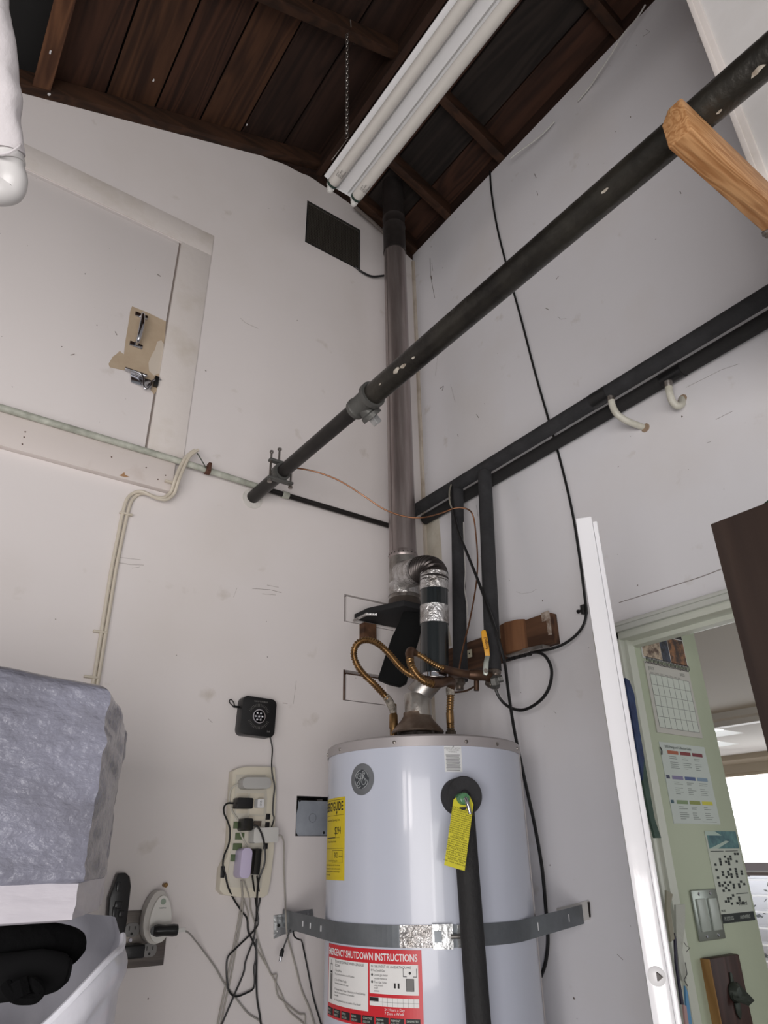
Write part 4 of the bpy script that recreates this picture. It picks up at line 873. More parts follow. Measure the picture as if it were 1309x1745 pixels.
build('ribbed_tube', MB().tube(q, .0098, 14, rib=.09), M_BRASS, h3, smooth=True)
build('smooth_sleeve', MB().tube([V((n2.x, n2.y, 1.872)), V((n2.x, n2.y, 1.90))], .0108, 14), M_BRASS, h3, smooth=True)
build('taped_joint', MB().lathe(PD(768, 1185, 1.946), (0, 0, 1), [(0, .0125), (.02, .0128), (.022, .010), (.034, .009)], 10), MATS['white thread tape'], h3, smooth=True)

# valve with yellow handle
vv = thing('ball_valve', PD(842, 1158, 2.0), 'grey ball valve with a yellow coated lever handle below right riser', 'valve')
vbm = mat('valve body', srgb(120, 112, 104), .4, .7, var=srgb(80, 68, 60), vscale=40, bump=.4)
v0 = PD(842, 1146, 2.0)
build('riser_nut', MB().lathe(PD(841, 1146, 2.0), (0, 0, 1), [(-.012, .018), (-.002, .022), (.006, .022), (.012, .017)], 8), vbm, vv, smooth=False)
build('valve_body', MB().lathe(PD(841, 1160, 2.0), V((.25, -.3, 1)), [(-.022, .012), (-.018, .02), (-.006, .022), (.004, .016), (.02, .018)], 12), vbm, vv, smooth=True)
build('union_nut', MB().lathe(PD(843, 1162, 1.98), V((1, -.8, .15)), [(-.012, .017), (0, .020), (.012, .017)], 6).lathe(PD(852, 1157, 1.97), V((1, -.9, .3)), [(-.006, .010), (.008, .010)], 6), M_MALL, vv)
build('tailpiece', MB().tube([PD(799, 1149, 1.955), PD(812, 1150, 1.96), PD(826, 1151, 1.97), PD(838, 1156, 1.99)], [.0135, .0165, .0155, .013], 14, smooth=4), M_BRONZE, vv, smooth=True)
build('drip_stub', MB().tube([PD(812, 1156, 1.97), PD(812, 1177, 1.97)], .0075, 10), M_BRONZE, vv, smooth=True)
hp_ = [(823, 1148), (830, 1150), (833, 1140), (834, 1118), (834, 1115), (828, 1117), (824, 1130)]
build('lever_arm', MB().prism([PD(x, y, 1.93) for x, y in [(823, 1140), (824, 1130), (827, 1117), (835, 1117), (833, 1128), (832, 1148), (829, 1151), (824, 1149)]], (.006, .007, 0)), mat('zinc lever', srgb(150, 154, 146), .4, .6), vv, bevel=.0008)
hy = build('lever_grip', MB().prism([PD(x, y, 1.93) for x, y in [(820, 1076), (823, 1073), (828, 1074), (830, 1082), (834, 1105), (835, 1118), (827, 1118), (825, 1105), (821, 1088)]], (.005, .006, 0)), mat('yellow grip', srgb(222, 160, 40), .45), vv, bevel=.001, label='yellow plastic coated grip')
k = MB(); gA, gB = PD(826.5, 1086, 1.925), PD(831, 1110, 1.925); gd = (gB-gA).normalized(); gn = gd.cross(V((fw.x, fw.y, 0))).normalized()
text_mb(k, 'Legend', .0125, lambda u, v: gA+gd*u*.95-gn*(v-.004)*.95)
build('lettering', k, mat('brown ink', srgb(70, 30, 16), .6), hy)
build('pivot_nut', MB().lathe(PD(828, 1143, 1.925), V((-1, -1, 0)), [(-.002, .006), (.004, .006)], 6), M_GALV, vv)
vl = thing('stop_valve', PD(775, 1165, 2.05), 'small tarnished stop valve behind the hoses under left riser', 'valve')
build('valve_body', MB().lathe(PD(783, 1163, 2.1), (0, 0, -1), [(-.01, .016), (.004, .018), (.012, .012), (.022, .012), (.022, .008)], 12), vbm, vl, smooth=True)
build('side_tube', MB().tube([PD(776, 1180, 2.05), PD(795, 1177, 2.08), PD(812, 1168, 2.1)], .003, 8, smooth=4), M_BRONZE, vl, smooth=True)

# ---------------------------------------------------------------- solar lamp / siren on left wall
def wallbox(name, c, w, h, d, r, m, parent, y0=0.0, rot=0, bevel=.002, **kw):
    ca, sa = math.cos(rot), math.sin(rot)
    pts = [V((c[0]+u*ca-v*sa, -y0, c[1]+u*sa+v*ca)) for u, v in rrect(w, h, r)]
    return build(name, MB().prism(pts, (0, -d, 0)), m, parent, bevel=bevel, **kw)
lc = PL(441, 1221, .035); lp = thing('wall_lamp', (lc.x, 0, lc.z), 'square black light with round bulb cluster on the left wall', 'lamp')
lb = wallbox('housing', (lc.x, lc.z), .108, .108, .036, .016, mat('lamp housing', srgb(22, 22, 23), .4), lp, rot=-.03, bevel=.004)
k = MB()
for i in range(17):
    for hh in (0, 1):
        a = math.radians(25+130*i/16+180*hh); dirv = V((math.cos(a), 0, math.sin(a))); c = V((lc.x, -.0365, lc.z))+dirv*.032
        k.obox(c, dirv, (0, 1, 0), dirv.cross(V((0, 1, 0))), .0038, .0004, .0006)
build('slot_ring', k, mat('slot grey', srgb(96, 94, 92), .5), lb)
k = MB(); text_mb(k, 'HAMPTON BAY', .0062, lambda u, v: V((lc.x+.004+u, -.0366, lc.z+.040+v)), align='CENTER'); text_mb(k, 'led', .008, lambda u, v: V((lc.x+.028+u, -.0366, lc.z-.042+v)))
build('lettering', k, mat('lamp lettering', srgb(130, 128, 126), .6), lb)
build('lens_cup', MB().lathe((lc.x, -.036, lc.z), (0, -1, 0), [(0, .021), (.003, .020), (.003, .017), (-.002, .016)], 32), M_CHROME, lb, smooth=True)
for i in range(7):
    a = i*PI/3; rr = 0 if i == 6 else .0105; build('bulb', MB().lathe((lc.x+rr*math.cos(a), -.036, lc.z+rr*math.sin(a)), (0, -1, 0), [(0, .0048), (.003, .0042), (.005, .0022), (.0056, .0003)], 10), M_CHROME, lb, smooth=True)
build('wrist_loop', MB().tube([PL(408, 1205, .015), PL(400, 1205, .02), PL(397, 1203, .02), PL(392, 1198, .022), (PL(391, 1194, .022)), PL(394, 1192, .022), PL(398, 1197, .022), PL(400, 1203, .02)], .0016, 6, smooth=5).tube([PL(409, 1205, .015), PL(398, 1204, .018)], .0032, 8), M_CORD, lp, smooth=True)
cable('lamp_cord', [(460, 1254, .02), (464, 1275, .02), (463, 1300, .034), (464, 1320, .038), (468, 1340, .038), (466, 1360, .036), (465, 1385, .036), (467, 1395, .036), (462, 1412, .036)], .0021, M_CORD, '', PL, parent=lp)

# ---------------------------------------------------------------- surge protector
so = PL(416, 1420, .02); sg = thing('surge_protector', (PL(410, 1528).x, 0, PL(410, 1528).z), 'large cream wall mounted surge protector crowded with plugs', 'power strip')
outl = [(390, 1316), (398, 1311), (412, 1308), (440, 1308), (461, 1309), (463, 1345), (461, 1400), (459, 1450), (453, 1500), (448, 1524), (440, 1529), (405, 1529), (374, 1524), (367, 1516), (370, 1480), (380, 1460), (384, 1430), (386, 1380)]
body = build('body', MB().prism([PL(x, y, .001) for x, y in outl], (0, -.028, 0)), M_CREAM, sg, bevel=.005, seg=3)
OF = .030
build('inset_panel', MB().prism([PL(x, y, .028) for x, y in [(402, 1320), (452, 1320), (455, 1360), (452, 1410), (448, 1470), (445, 1514), (392, 1512), (388, 1490), (398, 1400), (400, 1350)]], (0, -.003, 0)), M_CREAM2, sg, bevel=.001)
def sgbox(name, x0, y0, x1, y1, m, d=.004, off=OF, parent=sg, bevel=.001, sk=0, **kw):
    return build(name, MB().prism([PL(x0, y0, off), PL(x1, y0+sk, off), PL(x1-1, y1+sk, off), PL(x0-1, y1, off)], (0, -d, 0)), m, parent, bevel=bevel, **kw)
for x, y in [(398, 1400), (401, 1419), (397, 1437), (393, 1456)]: sgbox('outlet', x, y, x+15, y+12, M_GREEN)
for x, y in [(432, 1399), (424, 1446)]: sgbox('outlet', x, y, x+13, y+9, M_BROWNO)
for x, y in [(453, 1387), (452, 1401), (449, 1437)]: sgbox('phone_jack', x, y, x+7, y+10, M_BLACK)
for x0, y0, x1, y1 in [(403, 1352, 423, 1386), (426, 1352, 450, 1388), (424, 1390, 450, 1398), (447, 1450, 455, 1480)]: sgbox('cover_block', x0, y0, x1, y1, mat('cream cover', srgb(218, 210, 192), .4), d=.002)
sgbox('rocker_switch', 376, 1476, 382, 1496, M_BLACK, off=.028, d=.006)
def adapter(name, px0, py0, px1, py1, d, m, label, r=.006, off=.032, sk=0, bevel=.004):
    px0 += d*260; py1 -= d*60
    a, b = PL(px0, py0, off+d), PL(px1, py1, off+d); w = abs(b.x-a.x); hh = abs(a.z-b.z); cx, cz = (a.x+b.x)/2, (a.z+b.z)/2
    t = thing(name, (cx, -off, cz-hh/2), label, 'power adapter')
    wallbox('casing', (cx, cz), w, hh, d, min(r, w*.45, hh*.45), m, t, y0=off, rot=sk, bevel=min(bevel, d*.3), seg=3)
    return t, (cx, cz, off+d)
ad_grey, _ = adapter('power_adapter', 406, 1323, 462, 1347, .034, M_GPLAS, 'wide pale grey pill shaped power adapter at top of surge protector', r=.014, sk=.04, bevel=.006)
ad_brick, _ = adapter('power_adapter', 398, 1359, 431, 1380, .030, M_BLACK, 'black brick power adapter under the pale grey adapter', r=.004)
t, (cx, cz, yy) = adapter('usb_charger', 434, 1361, 450, 1378, .022, M_WHITE, 'tiny white square charger beside the black brick adapter', r=.004, bevel=.002)
k = MB(); text_mb(k, 'USB', .008, lambda u, v: V((cx-v+.002, -yy-.0004, cz-.007+u))); build('lettering', k, M_INKG, t)
ad_cube, _ = adapter('power_adapter', 406, 1394, 431, 1418, .040, M_BLACK, 'black cube power adapter in the middle of the surge protector', r=.006)
ad_white, _ = adapter('power_adapter', 425, 1410, 474, 1438, .034, M_WPLAS, 'white rectangular power adapter overhanging right edge of surge protector', r=.005, sk=.03)
ad_lilac, _ = adapter('power_adapter', 402, 1445, 427, 1499, .040, M_LILAC, 'lilac white tall rounded power adapter low on the surge protector', r=.012, sk=-.04, bevel=.007)
ad_slim, _ = adapter('power_adapter', 429, 1446, 443, 1492, .026, M_BLACK, 'slim upright black power adapter right of the lilac adapter', r=.003, sk=-.05)

B = M_CORD; G = M_WCORD
cable('adapter_cord', [(398, 1369, .045), (388, 1369, .045), (382, 1375, .04), (382, 1386, .036), (388, 1400, .032), (392, 1415, .03), (390, 1438, .03), (382, 1458, .033), (380, 1475, .034), (384, 1490, .034), (389, 1512, .033), (400, 1535, .02), (412, 1553, .012), (421, 1566, .01), (423, 1587, .01), (431, 1604, .01), (437, 1622, .01), (437, 1660, .01), (438, 1700, .01), (444, 1740, .01), (447, 1790, .01)], .0024, B, '', PL, parent=ad_brick)
cable('adapter_cord', [(430, 1492, .05), (433, 1515, .03), (437, 1545, .014), (440, 1572, .012), (434, 1584, .012), (424, 1595, .012), (400, 1618, .012), (389, 1630, .012), (386, 1645, .012), (387, 1672, .012), (391, 1690, .012), (402, 1698, .012), (420, 1692, .012), (432, 1684, .012), (434, 1668, .012), (433, 1650, .012), (436, 1632, .013), (437, 1600, .014)], .0023, B, '', PL, parent=ad_slim)
cable('adapter_cord', [(438, 1493, .05), (441, 1515, .03), (443, 1532, .02), (439, 1552, .016), (435, 1575, .016), (433, 1598, .016), (425, 1620, .016), (418, 1640, .016), (415, 1658, .016), (400, 1694, .016), (388, 1722, .016), (374, 1755, .016)], .0023, B, '', PL, parent=ad_slim)
cable('adapter_cord', [(433, 1406, .07), (440, 1410, .075), (447, 1424, .075), (451, 1444, .07), (451, 1470, .066), (446, 1486, .062), (441, 1500, .055), (438, 1530, .03), (437, 1570, .02)], .0026, B, '', PL, parent=ad_cube)
cable('adapter_cord', [(406, 1337, .05), (398, 1340, .046), (392, 1350, .04), (391, 1366, .036), (397, 1384, .035), (406, 1398, .034), (410, 1420, .034), (417, 1435, .034), (425, 1446, .034)], .0022, mat('light cord', srgb(196, 192, 182), .5), '', PL, parent=ad_grey)
cable('flat_cable', [(411, 1500, .045), (413, 1528, .03), (408, 1560, .008), (399, 1610, .006), (388, 1665, .006), (376, 1720, .006), (366, 1775, .006)], .0026, G, '', PL, parent=ad_lilac)
cable('flat_cable', [(414, 1530, .03), (412, 1562, .01), (403, 1612, .008), (393, 1667, .008), (381, 1722, .008), (371, 1778, .008)], .0022, G, '', PL, parent=ad_lilac)
cable('pale_cord', [(415, 1500, .045), (424, 1526, .03), (427, 1550, .012), (434, 1573, .012), (439, 1600, .01), (447, 1625, .01), (457, 1650, .01), (463, 1662, .01), (471, 1661, .012), (470, 1680, .012), (474, 1698, .01), (484, 1707, .01), (508, 1727, .01), (519, 1729, .01), (520, 1742, .01), (522, 1780, .01)], .0018, G, '', PL, parent=ad_lilac)
cable('pale_cord', [(416, 1534, .03), (423, 1558, .008), (425, 1590, .008), (438, 1618, .008), (459, 1654, .008), (479, 1693, .008), (491, 1721, .008), (517, 1744, .008), (545, 1775, .008)], .0018, G, '', PL, parent=ad_lilac)
cable('pale_cord', [(474, 1423, .05), (480, 1425, .05), (484, 1440, .04), (484, 1480, .02), (486, 1530, .010), (487, 1555, .05), (489, 1590, .05), (497, 1622, .012), (505, 1652, .008), (514, 1687, .008), (527, 1718, .008), (537, 1750, .008), (548, 1790, .008)], .0022, G, '', PL, parent=ad_white)

# black cord over strap
e = thing('dc_cord', PL(478, 1640, .05), 'black cord hooked over the tank strap with a barrel plug', 'cable')
build('cord', MB().tube([PL(482, 1618, .05), PL(489, 1600, .052), (PL(497, 1580, .055)), PL(503, 1568, .04), PL(510, 1569, .035), PL(518, 1573, .06), PL(516, 1571, .065), PL(505, 1572, .06), PL(500, 1584, .06), PL(502, 1596, .06), PL(510, 1601, .05), PL(514, 1603, .03), PL(518, 1620, .01), PL(524, 1650, .008), PL(534, 1700, .008), PL(547, 1745, .008), PL(558, 1785, .008)], .0021, 8, smooth=5), B, e, smooth=True)
pa_, pb_ = PL(482, 1616, .05), PL(479, 1630, .05)
build('plug_body', MB().tube([pa_, pa_.lerp(pb_, .3), pb_], [.0028, .005, .0052], 12), M_BLACK, e, smooth=True)
build('plug_tip', MB().tube([pb_, PL(477, 1639, .05)], .0036, 12), M_CHROME, e, smooth=True)

# ---------------------------------------------------------------- utility box in wall
ub = thing('junction_box', (UB[0]+.05, .02, UB[2]), 'grey steel cover plate sunk in a square hole left of the tank', 'electrical box')
build('box_liner', MB().slab([rect(UB[0], UB[1], UB[2], UB[3]), rect(UB[0]+.004, UB[1]-.004, UB[2]+.002, UB[3]-.002)], LW, -.004, -.06), M_BLACKM, ub)
um = mat('blue grey steel', srgb(158, 164, 172), .5, .1, var=srgb(140, 146, 154), vscale=12)
cv = build('cover_plate', MB().slab([[(UB[0]+.006, UB[3]-.012), (UB[1]-.004, UB[3]-.012), (UB[1]-.004, UB[2]+.002), (UB[0]+.010, UB[2]+.001), (UB[0]+.003, UB[2]+.010), (UB[0]+.001, UB[2]+.055), (UB[0]+.006, UB[2]+.075)]], LW, .0, -.003), um, ub, bevel=.001)
kc_ = V((UB[0]+.055, .0, UB[2]+.048)); build('knockout', MB().tube([kc_+V((.012*math.cos(a*PI/8), -.0003, .012*math.sin(a*PI/8))) for a in range(16)], .0006, 4, closed=True), M_STRAP, cv)
for p in (PL(511, 1364, .0), PL(552, 1419, .0)): build('screw', MB().lathe(p, (0, -1, 0), [(0, .004), (.002, .003)], 8), M_BLACKM, cv)

# ---------------------------------------------------------------- outlet plate, smart plug
pc_ = V((-.925, 0, 1.382)); op = thing('outlet_plate', (-.925, 0, 1.324), 'double steel outlet cover plate on the left wall by the bag', 'outlet')
pl0 = build('cover_plate', MB().box(-.995, -.872, -.006, -.0005, 1.323, 1.440), M_STEEL, op, bevel=.002)
mrec = mat('grey receptacle', srgb(132, 130, 128), .45)
def recept(x, z):
    b = build('receptacle', MB().prism([(x+u, -.006, z+v) for u, v in rrect(.034, .029, .012)], (0, -.003, 0)), mrec, op, bevel=.001)
    build('slots', MB().box(x-.008, x-.006, -.0095, -.0089, z-.001, z+.008).box(x+.006, x+.008, -.0095, -.0089, z+.0, z+.007).lathe((x, -.0089, z-.008), (0, -1, 0), [(0, .003), (.0006, .003)], 10), M_INK, b)
a_ = PL(223, 1585); recept(a_.x, a_.z+.001); recept(a_.x-.0, a_.z-.042); a2_ = PL(255, 1618); recept(a2_.x-.003, a2_.z-.0); recept(a2_.x-.003, a2_.z+.043)
p = PL(222, 1602, .006); build('screw', MB().lathe(p, (0, -1, 0), [(0, .0045), (.002, .004)], 12), M_CHROME, op, smooth=True)
sc_ = PL(269, 1562, .03)
sp_ = thing('smart_plug', (sc_.x, -.006, sc_.z-.05), 'white oval smart plug standing off the steel outlet plate', 'plug')
def ovoid(cx, cz, w, h, n=36):
    return [(cx+w*math.cos(a)*(1-.12*math.sin(a)), cz+h*math.sin(a)) for a in [2*PI*i/n for i in range(n)]]
o1 = ovoid(sc_.x-.004, sc_.z, .032, .056); o2 = ovoid(sc_.x+.002, sc_.z-.004, .026, .049)
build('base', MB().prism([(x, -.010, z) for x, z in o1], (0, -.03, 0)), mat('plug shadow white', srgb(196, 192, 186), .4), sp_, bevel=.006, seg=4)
fc = build('face', MB().prism([(x, -.038, z) for x, z in o2], (0, -.010, 0)), mat('plug face', srgb(224, 222, 216), .35), sp_, bevel=.004, seg=3)
build('button', MB().lathe((sc_.x+.003, -.048, sc_.z+.032), (0, -1, 0), [(0, .0065), (.0016, .006), (.002, .003)], 20), mat('green grey button', srgb(150, 164, 148), .3), fc, smooth=True)
k = MB(); text_mb(k, 'wemo', .007, lambda u, v: V((sc_.x+.003+u, -.0484, sc_.z+.017+v)), align='CENTER'); build('lettering', k, M_INKG, fc)
bp_ = thing('usb_adapter', (sc_.x, -.05, sc_.z-.03), 'small glossy black adapter plugged sideways into the smart plug', 'power adapter')
pq0, pq1 = PL(262, 1586, .075), PL(303, 1585, .085)
build('casing', MB().tube([pq0, pq0.lerp(pq1, .15), pq0.lerp(pq1, .45), pq0.lerp(pq1, .8), pq1], [.011, .0135, .012, .0135, .0125], 8), M_BLACK, bp_, bevel=.002)
build('prong_base', MB().tube([PL(264, 1586, .046), PL(264, 1586, .078)], .0105, 12), M_BLACK, bp_, smooth=True)
build('usb_tip', MB().box(pq1.x-.002, pq1.x+.018, pq1.y-.004, pq1.y+.004, pq1.z-.0045, pq1.z+.0045), M_WPLAS, bp_, bevel=.001)
cable('usb_cord', [(312, 1585, .08), (322, 1590, .07), (334, 1604, .04), (350, 1625, .015), (367, 1649, .01), (383, 1677, .008), (401, 1700, .008), (423, 1727, .008), (443, 1741, .008), (452, 1765, .008)], .0020, mat('grey usb cord', srgb(150, 147, 142), .5), '', PL, parent=bp_)
bq = thing('flat_adapter', (PL(224, 1622).x, -.01, PL(224, 1632).z), 'squat black block adapter plugged low in the steel outlet plate', 'power adapter')
a, b = PL(213, 1612, .04), PL(246, 1633, .04); build('casing', MB().box(a.x, b.x, -.040, -.012, b.z, a.z), M_BLACK, bq, bevel=.004, seg=3)
a, b = PL(203, 1612, .02), PL(216, 1630, .02); build('neck', MB().box(a.x, b.x, -.022, -.010, b.z, a.z), M_BLACK, bq, bevel=.002)
tag(build('screw_anchor', MB().lathe(PL(279, 1508), (0, -1, 0), [(0, .0045), (.014, .0045), (.016, .0055), (.018, .0035)], 10), mat('brass screw', srgb(150, 120, 76), .4, .7), smooth=True), 'brass screw sticking out of left wall above the smart plug', 'screw')
# black hanging device
dv = thing('hanging_recorder', PL(205, 1590), 'black ribbed plastic gadget hanging against wall behind the wrapped bundle', 'gadget')
def dvp(l, off): return [PL(x, y, off) for x, y in l]
build('case', MB().prism(dvp([(197, 1488), (210, 1487), (217, 1494), (219, 1510), (215, 1545), (211, 1575), (206, 1600), (200, 1600), (178, 1580), (182, 1530)], .006), (0, -.022, 0)), M_BLACK, dv, bevel=.003)
k = MB()
for (x0, y0, x1, y1) in [(199, 1503, 206, 1519), (196, 1536, 208, 1549), (192, 1545, 199, 1566), (203, 1552, 212, 1562)]: build('rib', MB().prism(dvp([(x0, y0), (x1, y0), (x1-2, y1), (x0-2, y1)], .028), (0, -.006, 0)), mat('satin black', srgb(34, 34, 36), .3), dv, bevel=.001)

# ---------------------------------------------------------------- wrapped bundle and bag (left foreground)
def plastic(name, c, c2, rough, bs, bsc, stretch, alpha=None):
    return mat(name, c, rough, var=c2, vscale=3.5, bump=bs, bscale=bsc, stretch=stretch, coat=.25)
M_B1 = plastic('grey plastic film', srgb(132, 133, 147), srgb(108, 108, 118), .2, .7, 30, (1.2, 1.2, 2.0))
M_B2 = plastic('milky plastic film', srgb(200, 196, 202), srgb(184, 180, 188), .3, .3, 22, (.6, .6, 2.0))
M_B3 = plastic('white bag film', srgb(208, 208, 216), srgb(186, 186, 194), .32, .3, 10, (1.5, 1.5, .7))
def lumpbox(prof_top, prof_bot, plan, nz=60, amp=.01, fsc=7, seed=0, cap=True):
    """plan: closed list of (x,y); z from prof_bot(x) to prof_top(x); rounded ends"""
    P, _ = catmull([V((p[0], p[1], 0)) for p in plan]+[V((plan[0][0], plan[0][1], 0))], 8); P = P[:-1]
    cxx = sum(p.x for p in P)/len(P); cyy = sum(p.y for p in P)/len(P); n = len(P); vs = []; fs = []
    for j in range(nz+1):
        t = j/nz
        for p in P:
            zt_, zb_ = prof_top(p.x), prof_bot(p.x)
            e = 1.0; d = .06
            if t < d: e = math.sqrt(max(0, 1-((d-t)/d)**2))*.5+.5
            if t > 1-d: e = math.sqrt(max(0, 1-((t-1+d)/d)**2))*.12+.88
            q = V((cxx+(p.x-cxx)*(.0+e), cyy+(p.y-cyy)*e, zb_+(zt_-zb_)*t))
            nn = V((p.x-cxx, p.y-cyy, 0)).normalized()
            s = V((q.x*fsc*.6, q.y*fsc*.6, q.z*fsc*1.6))+V((seed, 0, 0))
            q += nn*amp*(noise.noise(s)+.5*noise.noise(s*2.7)+.3*noise.noise(s*6))
            vs.append(q)
    for j in range(nz):
        for i in range(n): k = (i+1) % n; fs.append((j*n+i, j*n+k, (j+1)*n+k, (j+1)*n+i))
    if cap: fs.append(tuple(nz*n+i for i in range(n)))
    fs.append(tuple(reversed(range(n))))
    return MB().add(vs, fs)
yb = -.80
c1 = PY(168, 1300, yb); c2 = PY(194, 1300, -.50)
zt0 = PY(100, 1147, yb).z
bx_top = lambda x: zt0-.012*max(0, (x+1.45))/.2+.004
bx_mid = PY(100, 1576, yb).z; bx_milk = PY(100, 1507, yb).z
plan = [(c1.x, yb), (c1.x-.30, yb-.01), (c1.x-.75, yb), (c1.x-.8, -.5), (c1.x-.4, -.44), (c2.x-.02, -.45), (c2.x, -.52), (c2.x-.02, -.62)]
bd_ = thing('wrapped_bundle', (c1.x-.3, -.62, bx_mid), 'bulky bundle wrapped in shiny grey crinkled plastic at the left edge', 'bundle')
build('grey_film', lumpbox(bx_top, lambda x: bx_milk-.012, plan, amp=.010, seed=2, nz=90), M_B1, bd_, smooth=True)
build('milky_film', lumpbox(lambda x: bx_milk+.012, lambda x: bx_mid-.0, [(x*.995+(-.005), y*1.0) for x, y in plan], nz=24, amp=.008, seed=9), M_B2, bd_, smooth=True)
k = MB(); kp = PY(184, 1230, -.72)
# printed recycling mark
mk = PY(186, 1231, -.74)
# white bag
bz = PY(100, 1572, -.72).z
bag = thing('plastic_bag', (c1.x-.3, -.6, .92), 'open white plastic bag under the wrapped bundle with black cloth inside', 'bag')
cB = PY(208, 1650, -.60)
bp2 = [(cB.x-.035, -.62), (cB.x-.05, -.74), (cB.x-.15, -.83), (cB.x-.40, -.84), (cB.x-.75, -.80), (cB.x-.78, -.45), (cB.x-.35, -.45), (cB.x-.10, -.48)]
def rimz(x, y):
    zs_ = bx_mid-.004
    if y > -.66: return zs_
    zp = PY(185, 1622, -.78).z; k_ = min(1, (-.66-y)/.08); z = zs_*(1-k_)+zp*k_
    t = min(1, max(0, (cB.x-.05-x)/.16)); return z-.085*(t*t*(3-2*t))
P, _ = catmull([V((p[0], p[1], 0)) for p in bp2]+[V((bp2[0][0], bp2[0][1], 0))], 10); P = P[:-1]
vs = []; fs = []; n = len(P); nz = 46
for j in range(nz+1):
    t = j/nz
    for p in P:
        zt_ = rimz(p.x, p.y); z = .92+(zt_-.92)*t; nn = V((p.x-(cB.x-.37), p.y+.63, 0)).normalized()
        s = V((p.x*6, p.y*6, z*4)); q = V((p.x, p.y, z))+nn*.014*(noise.noise(s)+.6*noise.noise(s*2.6+V((0, 0, z*3))))
        if t > .9: q += nn*.01*math.sin((t-.9)/.1*PI)
        vs.append(q)
for j in range(nz):
    for i in range(n): k_ = (i+1) % n; fs.append((j*n+i, j*n+k_, (j+1)*n+k_, (j+1)*n+i))
fs.append(tuple(reversed(range(n))))
build('bag_skin', MB().add(vs, fs), M_B3, bag, smooth=True)
rimp = [V((p.x, p.y, rimz(p.x, p.y)-.002)) for p in P if p.y < -.70]
build('rolled_rim', MB().tube(rimp, .0045, 8), mat('bright bag film', srgb(226, 226, 234), .35, bump=.2, bscale=20), bag, smooth=True)
# black cloth inside
cl_ = thing('black_cloth', (cB.x-.25, -.66, 1.30), 'crumpled black fabric garment with strap loops poking out of bag', 'clothing')
mblk = mat('black fabric', srgb(9, 9, 10), 1.0, bump=.5, bscale=60, spec=.1)
def blob(pts, r, seed, amp=.01):
    mb = MB(); q, rr = catmull([V(p) for p in pts], 6, r); mb.tube(q, rr, 24)
    for v in mb.v:
        s = v*9+V((seed, 0, 0)); v += V((noise.noise(s), noise.noise(s+V((5, 0, 0))), noise.noise(s+V((0, 5, 0)))))*amp
    return mb
build('folded_body', blob([PY(-60, 1620, -.74), PY(0, 1612, -.75), PY(60, 1606, -.75), PY(105, 1608, -.74), PY(124, 1614, -.74), PY(136, 1624, -.74)], [.03, .030, .030, .027, .024, .012], 1), mblk, cl_, smooth=True)
build('folded_body', blob([PY(-60, 1668, -.79), PY(0, 1664, -.79), PY(60, 1660, -.79), PY(100, 1658, -.78), PY(116, 1656, -.78)], [.02, .026, .026, .02, .012], 4), mat('grey black fabric', srgb(20, 20, 21), 1.0, spec=.1), cl_, smooth=True)
build('strap_loop', MB().tube([PY(50, 1672, -.83), PY(62, 1680, -.835), PY(68, 1690, -.835), PY(60, 1700, -.835), PY(45, 1702, -.835), PY(28, 1700, -.835), (PY(16, 1688, -.835)), PY(10, 1676, -.83)], .0065, 8, smooth=4).tube([PY(30, 1672, -.83), PY(36, 1700, -.835)], .012, 8), mblk, cl_, smooth=True)
# bench carrying bag and bundle
wbk = thing('workbench', (c1.x-.3, -.6, 0), 'plain wooden bench below the white bag at left', 'table')
build('bench_top', MB().box(-2.1, -1.05, -.9, -.30, .88, .92), wpl, wbk, bevel=.003)
for x in (-2.08, -1.11):
    for y in (-.88, -.36): build('leg', MB().box(x, x+.05, y, y+.05, 0, .88), wpl, wbk, bevel=.002)

# ---------------------------------------------------------------- white cloth wrapped plastic tube, top left
ut = thing('cloth_wrapped_tube', V(PD(20, 300, .72)), 'white plastic tube elbow wrapped in white cloth at top left', 'tube')
D_ = 1.0
def cz(px, py, zc): return C0+ray(px, py)*zc
mpv = mat('white pvc', srgb(206, 204, 203), .3); mcl = mat('white cloth', srgb(205, 200, 202), .85, bump=.7, bscale=22, stretch=(1, 1, .6))
tp = [cz(-30, -160, 1.1), cz(-16, -40, 1.05), cz(-8, 60, 1.02), cz(2, 170, 1.0), cz(12, 262, 1.0)]
mb = MB(); q, rr = catmull(tp, 14, [.026, .025, .025, .027, .024]); mb.tube(q, rr, 36)
for v in mb.v:
    s = v*24; v += V((noise.noise(s), noise.noise(s+V((7, 0, 0))), 0))*.007
build('cloth', mb, mcl, ut, smooth=True)
build('cloth_hem', MB().tube([cz(-26, 252, .99)+V((0, 0, 0)), cz(-10, 262, .975), cz(12, 262, .97), cz(32, 250, .98), cz(34, 244, 1.0)], .0022, 6, smooth=5), mcl, ut, smooth=True)
build('elbow', MB().tube([cz(12, 255, 1.0), cz(17, 285, 1.0), cz(20, 305, 1.0), cz(14, 322, 1.0), cz(-6, 326, .99), cz(-40, 324, .98)], [.0195, .0195, .0215, .0215, .0205, .019], 24, smooth=6), mpv, ut, smooth=True)
build('elbow_collar', MB().tube([cz(13, 268, 1.0), cz(16, 280, 1.0)], .022, 24), mpv, ut, smooth=True)

